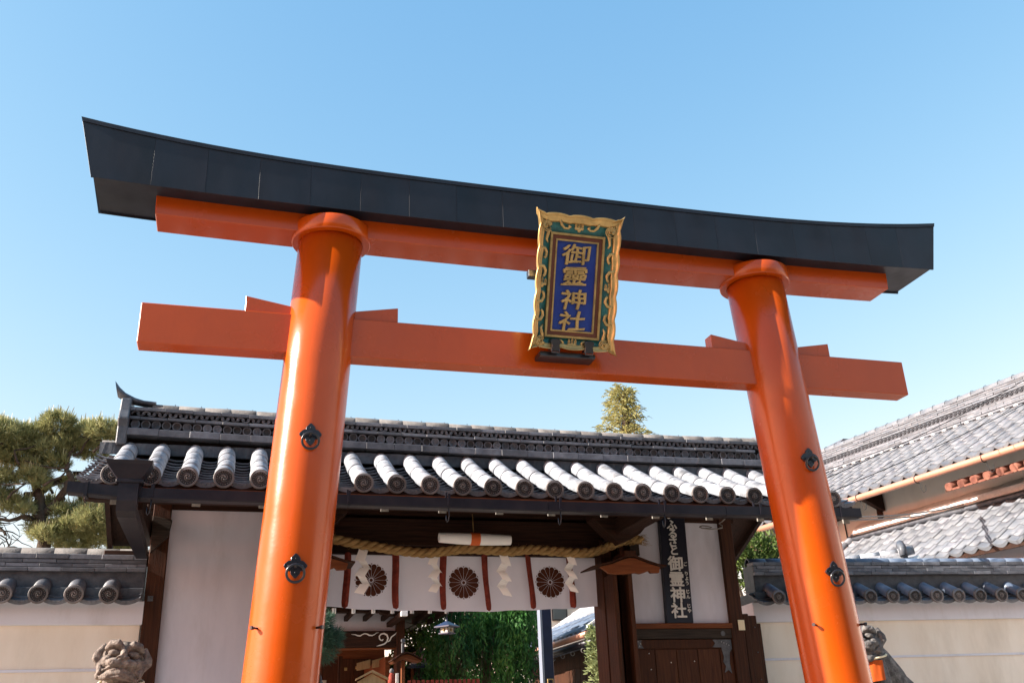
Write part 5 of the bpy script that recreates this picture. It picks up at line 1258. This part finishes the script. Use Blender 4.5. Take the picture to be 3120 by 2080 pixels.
cp = empty('courtyard_pine', (1.25, 13.6, 0), 'blue green pine tuft just right of the left pillar inside the courtyard', 'tree')
tb = MB(); branch([(1.1, 13.6, 0), (1.15, 13.6, 1.8), (1.15, 13.6, 3.0), (1.2, 13.6, 3.3)], .06, .02); tb.build('trunk', 'bark', cp)
c, d, _ = in_ellipsoids([(1.22, 13.6, 3.22, .17, .2, .15), (1.35, 13.6, 3.02, .19, .2, .14), (1.28, 13.6, 2.86, .17, .2, .12), (1.1, 13.6, 3.0, .25, .25, .3)], 620, .1)
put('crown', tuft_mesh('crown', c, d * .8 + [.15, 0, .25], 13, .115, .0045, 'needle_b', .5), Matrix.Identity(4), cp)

# ================================================================== COURTYARD
hall = empty('worship_hall', (2.3, 17, 0), 'dark timbered hall with white scroll painted beam seen beneath the curtain', 'hall')
boxpart('plaster_panel', 'plaster', hall, .4, 2.84, 17.05, 17.15, 3.48, 3.82, 0)
boxpart('scroll_beam', 'wood_h', hall, .2, 2.88, 16.93, 17.2, 3.225, 3.49, .01)
boxpart('lower_rail', 'wood_red', hall, .2, 2.84, 16.96, 17.1, 3.195, 3.218, .003)
boxpart('corner_post', 'wood_v', hall, 2.825, 2.965, 16.9, 17.2, 0, 3.9, .006)
boxpart('eave_beam', 'wood_h', hall, .2, 3.7, 16.3, 16.5, 3.72, 3.86, .006)
boxpart('hall_roof', 'wood_y', hall, -.5, 3.75, 15.7, 23, 3.86, 4.0, .01)  # unseen flat slab laid out to shade the hall
MB().prism([(2.40, 3.74), (2.45, 3.69), (2.62, 3.655), (3.0, 3.66), (3.0, 3.74)], 'y', 16.2, 16.4).build('bracket_arm', 'wood_h', hall, .004)
boxpart('beam_end', 'white', hall, 2.66, 2.76, 15.48, 15.56, 3.552, 3.63, .004)
boxpart('beam_end_arm', 'wood_y', hall, 2.66, 2.76, 15.56, 17, 3.555, 3.63, .004)
for x in (1.66, 1.97, 2.29, 2.60, 2.92, 3.22, 3.5):
    rf = MB().box(x - .03, x + .03, 16.02, 17.5, 3.66, 3.74).build('rafter', 'wood_y', hall)
    boxpart('painted_tip', 'white', rf, x - .031, x + .031, 16.0, 16.019, 3.655, 3.742, .004)
    MB().tube([(x, 15.95, 3.74), (x, 15.94, 3.66), (x + .02, 15.94, 3.63)], .004, 5).build('hook', 'black', rf)
def swirl(pts, ws, y=16.918, name='painted_scroll'):
    n = len(pts); vs = []
    for i, p in enumerate(pts):
        a = pts[max(i - 1, 0)]; b_ = pts[min(i + 1, n - 1)]; dx, dz = b_[0] - a[0], b_[1] - a[1]; l = math.hypot(dx, dz) or 1; nx_, nz_ = -dz / l, dx / l
        vs += [(p[0] + nx_ * ws[i], y, p[1] + nz_ * ws[i]), (p[0] - nx_ * ws[i], y, p[1] - nz_ * ws[i]), (p[0] - nx_ * ws[i], y + .01, p[1] - nz_ * ws[i]), (p[0] + nx_ * ws[i], y + .01, p[1] + nz_ * ws[i])]
    b = MB(); b.add(vs, [(i * 4 + k, i * 4 + (k + 1) % 4, (i + 1) * 4 + (k + 1) % 4, (i + 1) * 4 + k) for i in range(n - 1) for k in range(4)] + [(0, 1, 2, 3), tuple((n - 1) * 4 + k for k in (3, 2, 1, 0))])
    b.build(name, 'white', hall)
swirl([(2.06, 3.435), (2.12, 3.43), (2.17, 3.412), (2.21, 3.410), (2.24, 3.43), (2.28, 3.445), (2.32, 3.44), (2.36, 3.418), (2.41, 3.414), (2.45, 3.43), (2.48, 3.455), (2.52, 3.462)], [.002, .006, .009, .011, .008, .008, .009, .011, .009, .006, .005, .002])
swirl([(2.60, 3.355), (2.585, 3.335), (2.56, 3.335), (2.535, 3.36), (2.53, 3.40), (2.56, 3.435), (2.61, 3.445), (2.66, 3.42), (2.68, 3.37), (2.66, 3.31), (2.62, 3.275), (2.57, 3.26), (2.53, 3.25), (2.49, 3.24)], [.004, .012, .010, .010, .010, .011, .013, .013, .013, .012, .011, .010, .008, .003])
swirl([(2.68, 3.31), (2.71, 3.33), (2.74, 3.39), (2.77, 3.41), (2.80, 3.43), (2.825, 3.462)], [.006, .010, .010, .009, .007, .002])
inn = boxpart('rear_wall', 'wood_red', hall, -.6, 3.1, 20.0, 20.2, 0, 3.86, 0)
for k in range(12): boxpart('wall_plank', 'wood_mid', inn, -.5 + .3 * k, -.21 + .3 * k, 19.96, 19.995, 0, 3.3, .004)
boxpart('side_wall', 'wood_red', hall, 2.7, 2.78, 17.3, 20.0, 0, 3.1, 0)
boxpart('floor', 'wood_h', hall, -.6, 2.9, 17.2, 20, .3, .5, 0)
for k, (x, z) in enumerate(((1.71, 2.72), (1.83, 2.72))): boxpart('paper_slip', 'shoji', hall, x - .045, x + .045, 19.0, 19.01, z - .13, z + .13, 0)
for k in range(3):
    x0 = 2.3 + .27 * k; MB().prism([(x0, 2.93 + .04 * k), (x0 + .24, 2.97 + .04 * k), (x0 + .24, 3.12 + .04 * k), (x0, 3.06 + .04 * k)], 'y', 18.0, 18.02).build('woven_blind', 'wood_pale', hall)
for x in (1.55, 2.0): boxpart('inner_post', 'wood_v', hall, x, x + .07, 18.2, 18.3, 0, 3.2, .004)
for x, z in ((1.62, 2.95), (2.1, 2.95), (2.3, 2.97)): boxpart('brass_fitting', 'gold_dull', hall, x, x + .05, 18.15, 18.17, z, z + .05, .003)
sbd = empty('notice_board', (1.93, 13.5, 0), 'pale wooden house shaped notice board with columns of small writing', 'notice board')
MB().prism([(1.745, 1.9), (1.745, 2.462), (1.93, 2.562), (2.118, 2.458), (2.118, 1.9)], 'y', 13.5, 13.53).build('board', 'wood_pale', sbd)
MB().prism([(1.715, 2.475), (1.72, 2.50), (1.93, 2.605), (2.145, 2.50), (2.15, 2.475), (1.93, 2.575)], 'y', 13.46, 13.56).build('board_cap', 'wood_pale', sbd)
for k in range(2): boxpart('board_post', 'wood_pale', sbd, 1.80 + .22 * k, 1.84 + .22 * k, 13.535, 13.57, 0, 2.4)
tx_ = MB()
for c_ in range(7):
    x = 1.79 + .045 * c_ + (.01 if c_ > 3 else 0); z = 2.42 - .01 * (c_ % 3)
    while z > 1.95:
        h = rnd.uniform(.008, .018)
        if c_ != 6 or z > 2.3:
            tx_.box(x - .006, x + .006, 13.497, 13.499, z - h, z - h * .7); tx_.box(x - .002, x + .002, 13.4965, 13.4985, z - h, z)
        z -= h + rnd.uniform(.003, .012)
tx_.build('writing', 'print', sbd)
gp = empty('roofed_post', (2.45, 14, 0), 'wooden post under a small gabled cover left of the stone lantern', 'post')
boxpart('post', 'wood_red', gp, 2.405, 2.455, 13.97, 14.03, 0, 2.76)
MB().prism([(2.26, 2.735), (2.30, 2.765), (2.38, 2.815), (2.455, 2.835), (2.53, 2.815), (2.61, 2.775), (2.67, 2.745), (2.66, 2.73), (2.58, 2.745), (2.50, 2.77), (2.455, 2.78), (2.40, 2.765), (2.33, 2.73), (2.29, 2.715)], 'y', 13.85, 14.15).build('gable_cover', 'wood_red', gp, .003)
MB().prism([(2.25, 2.75), (2.38, 2.825), (2.455, 2.85), (2.54, 2.825), (2.68, 2.755), (2.67, 2.765), (2.54, 2.838), (2.455, 2.862), (2.38, 2.838), (2.26, 2.765)], 'y', 13.82, 14.18).build('cover_board', 'wood_v', gp)
MB().cyl((2.42, 13.9, 3.02), (2.42, 13.96, 3.02), .028, 14).build('lamp_face', 'steel', gp)
boxpart('lamp_neck', 'steel', gp, 2.405, 2.435, 13.95, 14.0, 2.86, 2.99)
# hanging lantern
hl = empty('hanging_lantern', (2.735, 12.5, 3.0), 'dark metal lantern with paper panes hanging below the curtain', 'lantern')
def pyr(b, cx, cy, z0, w, z1, w2, zt=None):
    vs = [(cx + sx * w, cy + sy * w, z0) for sx, sy in ((-1, -1), (1, -1), (1, 1), (-1, 1))] + [(cx + sx * w2, cy + sy * w2, z1) for sx, sy in ((-1, -1), (1, -1), (1, 1), (-1, 1))]
    return b.add([tuple(RZ(R(40)) @ Vector((x - cx, y - cy, z)) + Vector((cx, cy, 0))) for x, y, z in vs], [(0, 1, 2, 3), (7, 6, 5, 4), (0, 4, 5, 1), (1, 5, 6, 2), (2, 6, 7, 3), (3, 7, 4, 0)])
lx, ly = 2.737, 12.5
b = MB(); pyr(b, lx, ly, 3.03, .118, 3.045, .118); pyr(b, lx, ly, 3.045, .115, 3.085, .05); pyr(b, lx, ly, 3.085, .05, 3.11, .012); b.tube([(lx, ly, 3.10), (lx, ly, 3.13)], .012, 8); b.ring((lx, ly, 3.14), (0, 1, 0), .012, .003, 12, 5); b.build('lantern_roof', 'navy', hl)
b = MB(); pyr(b, lx, ly, 2.95, .078, 2.965, .078); b.build('lantern_base', 'navy', hl)
b = MB(); pyr(b, lx, ly, 2.966, .060, 3.029, .062); b.build('paper_pane', 'shoji', hl)
Lr = RZ(R(40))
for sx, sy in ((-1, -1), (1, -1), (1, 1), (-1, 1)):
    p = Lr @ Vector((sx * .064, sy * .064, 0)); MB().tube([(lx + p.x, ly + p.y, 2.962), (lx + p.x, ly + p.y, 3.032)], .006, 6).build('lantern_corner', 'navy', hl)
for (sx, sy) in ((0, -1), (-1, 0)):
    p = Lr @ Vector((sx * .0655, sy * .0655, 0)); b = MB()
    for dz, r_ in ((0, .014), (.012, .010), (-.012, .008)): b.ball((lx + p.x, ly + p.y, 2.996 + dz), (r_, r_, r_ * .9), 8, 5)
    b.build('leaf_badge', 'gold_dull', hl)
MB().tube([(lx, ly, 3.15), (lx + .01, ly, 3.3), (lx - .01, ly, 3.5), (lx, ly, 3.95)], .006, 6).build('hanging_chain', 'black', hl)
# stone lantern and blue tiled well roof
sl = empty('stone_lantern', (3.43, 18, 0), 'pale stone lantern with rounded roof seen behind the blue tiled roof', 'stone lantern')
for x0, x1 in ((3.29, 3.385), (3.43, 3.545)): boxpart('fire_box', 'plaster', sl, x0, x1, 17.95, 18.1, 2.99, 3.20, .01)
boxpart('fire_window', 'tile_dark', sl, 3.385, 3.43, 17.99, 18.06, 3.0, 3.19)
MB().tube([(3.43, 18, 3.205), (3.43, 18, 3.235), (3.43, 18, 3.28), (3.43, 18, 3.30)], [.16, .10, .035, .02], 12).build('cap_stone', 'stone', sl)
MB().ball((3.45, 18, 3.30), (.035, .035, .03), 10, 6).build('finial', 'stone', sl)
MB().tube([(3.42, 18.05, 0), (3.42, 18.05, 2.98)], .10, 12).build('shaft', 'stone', sl)
wr = empty('blue_tiled_roof', (3.45, 17.6, 0), 'small blue glazed tiled roof in front of the stone lantern', 'roof')
for k in range(8): MB().prism([(3.16 + .08 * k, 2.955), (3.235 + .08 * k, 2.945), (3.235 + .08 * k, 2.965), (3.20 + .08 * k, 2.985), (3.16 + .08 * k, 2.985)], 'y', 17.4, 17.9).build('glazed_tile', 'tile_blue', wr)
boxpart('fascia', 'navy', wr, 3.14, 3.80, 17.38, 17.42, 2.915, 2.945)
for k in range(3): MB().tube([(3.25 + .11 * k, 17.5, 3.0), (3.27 + .11 * k, 17.75, 3.03)], .03, 10).build('round_tile', 'white', wr)
boxpart('post', 'wood_red', wr, 3.64, 3.69, 17.6, 17.65, 0, 2.92); boxpart('post', 'wood_red', wr, 3.2, 3.25, 17.6, 17.65, 0, 2.92)
fence = empty('vermilion_fence', (3.1, 16, 0), 'low fence of red pales at the foot of the courtyard trees', 'fence')
for k in range(16): boxpart('pale', 'bib' if False else 'strap', fence, 2.86 + .075 * k, 2.91 + .075 * k, 16, 16.03, 2.0, 2.625 + .004 * (k % 2), .003)
boxpart('fence_rail', 'strap', fence, 2.8, 4.1, 16.03, 16.06, 2.3, 2.36)
boxpart('fence_wall', 'stone', fence, 2.8, 4.1, 15.98, 16.2, 0, 2.0)
rl_ = empty('red_bib_figure', (2.355, 14.5, 0), 'small stone figure with a red cap and bib beside the notice board', 'statue')
MB().tube([(2.355, 14.5, 2.45), (2.355, 14.5, 2.55), (2.355, 14.5, 2.60), (2.355, 14.5, 2.66)], [.05, .055, .035, .02], 12).build('bib', 'strap', rl_)
MB().ball((2.355, 14.5, 2.655), (.033, .033, .042), 12, 8).build('head', 'stone_g', rl_)
boxpart('pillar_base', 'stone_g', rl_, 2.28, 2.43, 14.42, 14.58, 0, 2.45)
boxpart('white_label', 'white', rl_, 2.40, 2.44, 14.40, 14.415, 2.46, 2.62, .002)
sf = empty('small_stone_figure', (1.33, 14.5, 0), 'small pale stone figure right of the left pillar at the bottom edge', 'statue')
MB().tube([(1.33, 14.5, 2.3), (1.33, 14.5, 2.42), (1.335, 14.5, 2.50), (1.335, 14.5, 2.54), (1.335, 14.5, 2.60), (1.335, 14.5, 2.63)], [.09, .085, .06, .035, .025, .012], 12).build('figure', 'stone_g', sf)
boxpart('figure_base', 'stone_g', sf, 1.22, 1.45, 14.4, 14.6, 0, 2.3)
# steel post in the courtyard
sp_ = empty('courtyard_post', (4.56, 14, 0), 'tall navy square post with pale edge standing in the courtyard', 'post')
boxpart('post_body', 'navy', sp_, 4.50, 4.645, 13.98, 14.14, 0, 4.0, .004)
boxpart('pale_edge', 'pale_steel', sp_, 4.462, 4.498, 13.97, 14.10, 0, 4.0, .003)
boxpart('small_plaque', 'gold_dull', sp_, 4.53, 4.62, 13.955, 13.975, 2.36, 2.475, .003)
boxpart('plaque_face', 'sign', sp_, 4.545, 4.605, 13.945, 13.954, 2.375, 2.46, .001)
# side hall with blue grey tiles
rr = empty('side_hall', (7.2, 17.5, 0), 'side hall with blue grey tiles and double copper gutters by the right gate post', 'hall')
XE, ZE2, TN = 6.02, 3.42, .62
deck = MB().prism([(XE + .05, ZE2 - .05), (8.3, ZE2 - .05 + TN * 2.25), (8.3, ZE2 - .12 + TN * 2.25), (XE + .05, ZE2 - .13)], 'y', 16.25, 21.0).build('roof', 'wood_y', rr)
tmR = s_tile_mesh('roof_tile', .262, .34, 'tile_blue'); tmW = s_tile_mesh('roof_tile', .262, .34, 'tile_round')
RFm = Matrix(((0, 1, 0), (-1, 0, 0), (0, 0, 1))).to_4x4()
for i in range(18):
    for j in range(7):
        u = .27 * j; put('roof_tile', tmR if j < 3 else tmW, Matrix.Translation((XE + u, 16.4 + .25 * i, ZE2 + u * TN + .0)) @ RFm @ RX(math.atan(TN) - R(3)), deck)
for j in range(9): MB().box(-.005, .03, -.0, .22, -.11, .03, Matrix.Translation((XE + .01 + .225 * j, 16.24, ZE2 + .225 * j * TN)) @ RY(-math.atan(TN)) @ RZ(R(-90))).build('verge_tile', 'tile_round', deck)
MB().prism([(XE, ZE2 + .02), (XE + 2.2, ZE2 + .02 + 2.2 * TN), (XE + 2.2, ZE2 + .06 + 2.2 * TN), (XE, ZE2 + .06)], 'y', 16.17, 16.22).build('verge_cap', 'mortar', deck)
MB().prism([(XE + .05, ZE2 - .10), (XE + 2.2, ZE2 - .10 + 2.2 * TN), (XE + 2.2, ZE2 - .24 + 2.2 * TN), (XE + .05, ZE2 - .24)], 'y', 16.18, 16.24).build('barge_board', 'wood_red', deck)
for k in range(4): boxpart('ridge_course_tile', 'tile_pale', deck, XE + 1.95 + .02 * k, XE + 2.25 - .02 * k, 16.2, 21, ZE2 + 1.95 * TN + .05 + .05 * k, ZE2 + 1.95 * TN + .095 + .05 * k)
MB().tube([(XE - .05, 16.05, ZE2 - .10), (XE - .05, 21, ZE2 - .10)], .055, 10).build('copper_gutter', 'copper', rr)
MB().tube([(XE - .02, 15.75, ZE2 - .24), (XE - .02, 21, ZE2 - .24)], .055, 10).build('copper_gutter', 'gutter', rr)
boxpart('lower_eave', 'tile_blue', rr, XE, XE + .6, 15.9, 21, ZE2 - .20, ZE2 - .16)
for k in range(5): MB().ring((XE - .06, 16.3 + .55 * k, ZE2 - .35), (0, 1, 0), .035, .006, 14, 5).build('gutter_hook', 'cable', rr)
boxpart('dark_wall', 'wood_v', rr, XE + .45, XE + .6, 16.0, 21, 0, ZE2 - .1, 0)
for k in range(9): boxpart('wall_plank', 'wood_v', rr, XE + .42, XE + .448, 16.05 + .3 * k, 16.33 + .3 * k, 0, 2.9, .003)
fb = empty('far_building', (8.3, 24, 0), 'far cream wall with a window glimpsed left of the side hall roof', 'house')
boxpart('wall', 'cream', fb, 7.2, 11, 24, 24.3, 0, 5.4, 0); fw = boxpart('window_frame', 'black', fb, 7.98, 8.40, 23.96, 24, 4.50, 4.95); boxpart('pane', 'glass', fw, 8.02, 8.36, 23.95, 23.959, 4.53, 4.92, 0)

# ================================================================== unseen houses added behind the viewer to darken the pillar reflections
for k, (x0, x1, h, lab, wm) in enumerate(((-16, -7, 7.6, 'unseen two storey dark timber house added across the street, leftmost', 'wood_v'), (-6.6, 2.5, 8.4, 'unseen two storey brown house added across the street facing the torii', 'brown_lac'), (2.9, 12, 7.8, 'unseen grey tiled house added across the street, right of the brown one', 'tile'), (12.4, 24, 8.2, 'unseen wide dark house added across the street at the far right', 'wood_v'))):
    hs = empty('unseen_house', ((x0 + x1) / 2, -12, 0), lab, 'house', 'unseen houses added across the street')
    boxpart('wall', wm, hs, x0, x1, -18, -9.5, 0, h - 1.2)
    MB().prism([(-8.7, h - 1.4), (-8.7, h - 1.25), (-13.7, h + 1.0), (-18.8, h - 1.25), (-18.8, h - 1.4)], 'x', x0 - .3 + .3, x1 + .2).build('roof', 'tile_dark', hs)
    for q in range(3):
        for zz in (1.0, 4.2):
            xa = x0 + .8 + q * (x1 - x0 - .8) / 3; w = boxpart('window', 'black', hs, xa, xa + 1.5, -9.49, -9.42, zz, zz + 1.3); boxpart('pane', 'glass', w, xa + .08, xa + 1.42, -9.415, -9.40, zz + .08, zz + 1.22, 0)

# small red brown tiled eave at the far right under the copper gutter
re_ = empty('red_tiled_eave', (11.6, 12.2, 5.0), 'small red brown tiled eave tucked under the copper gutter at the right edge', 'roof')
M['red_tile'] = mat('red_brown_tile', (.11, .035, .025), .6, .3, col2=(.28, .12, .08), vscale=8, rnd_var=.3)
slab(MB(), E0, 1.05, 4.2, .12, .50, .35, .04, -.42).build('eave_deck', 'wood_v', re_)
for k in range(13):
    for q in range(1):
        a = BF(E0, 1.15 + .24 * k, .08 + .34 * q, -.36 + .12 * q); c_ = BF(E0, 1.15 + .24 * k, .44 + .34 * q, -.24 + .12 * q); MB().cyl(a, c_, .065, 10, .058).build('round_tile', 'red_tile', re_)
    MB().prism([(-.08, 0), (.08, 0), (.07, .03), (-.07, .03)], 'y', 0, .36, bframe(E0, 1.27 + .24 * k, .1, -.42, math.atan(.35))).build('pan_tile', 'red_tile', re_)
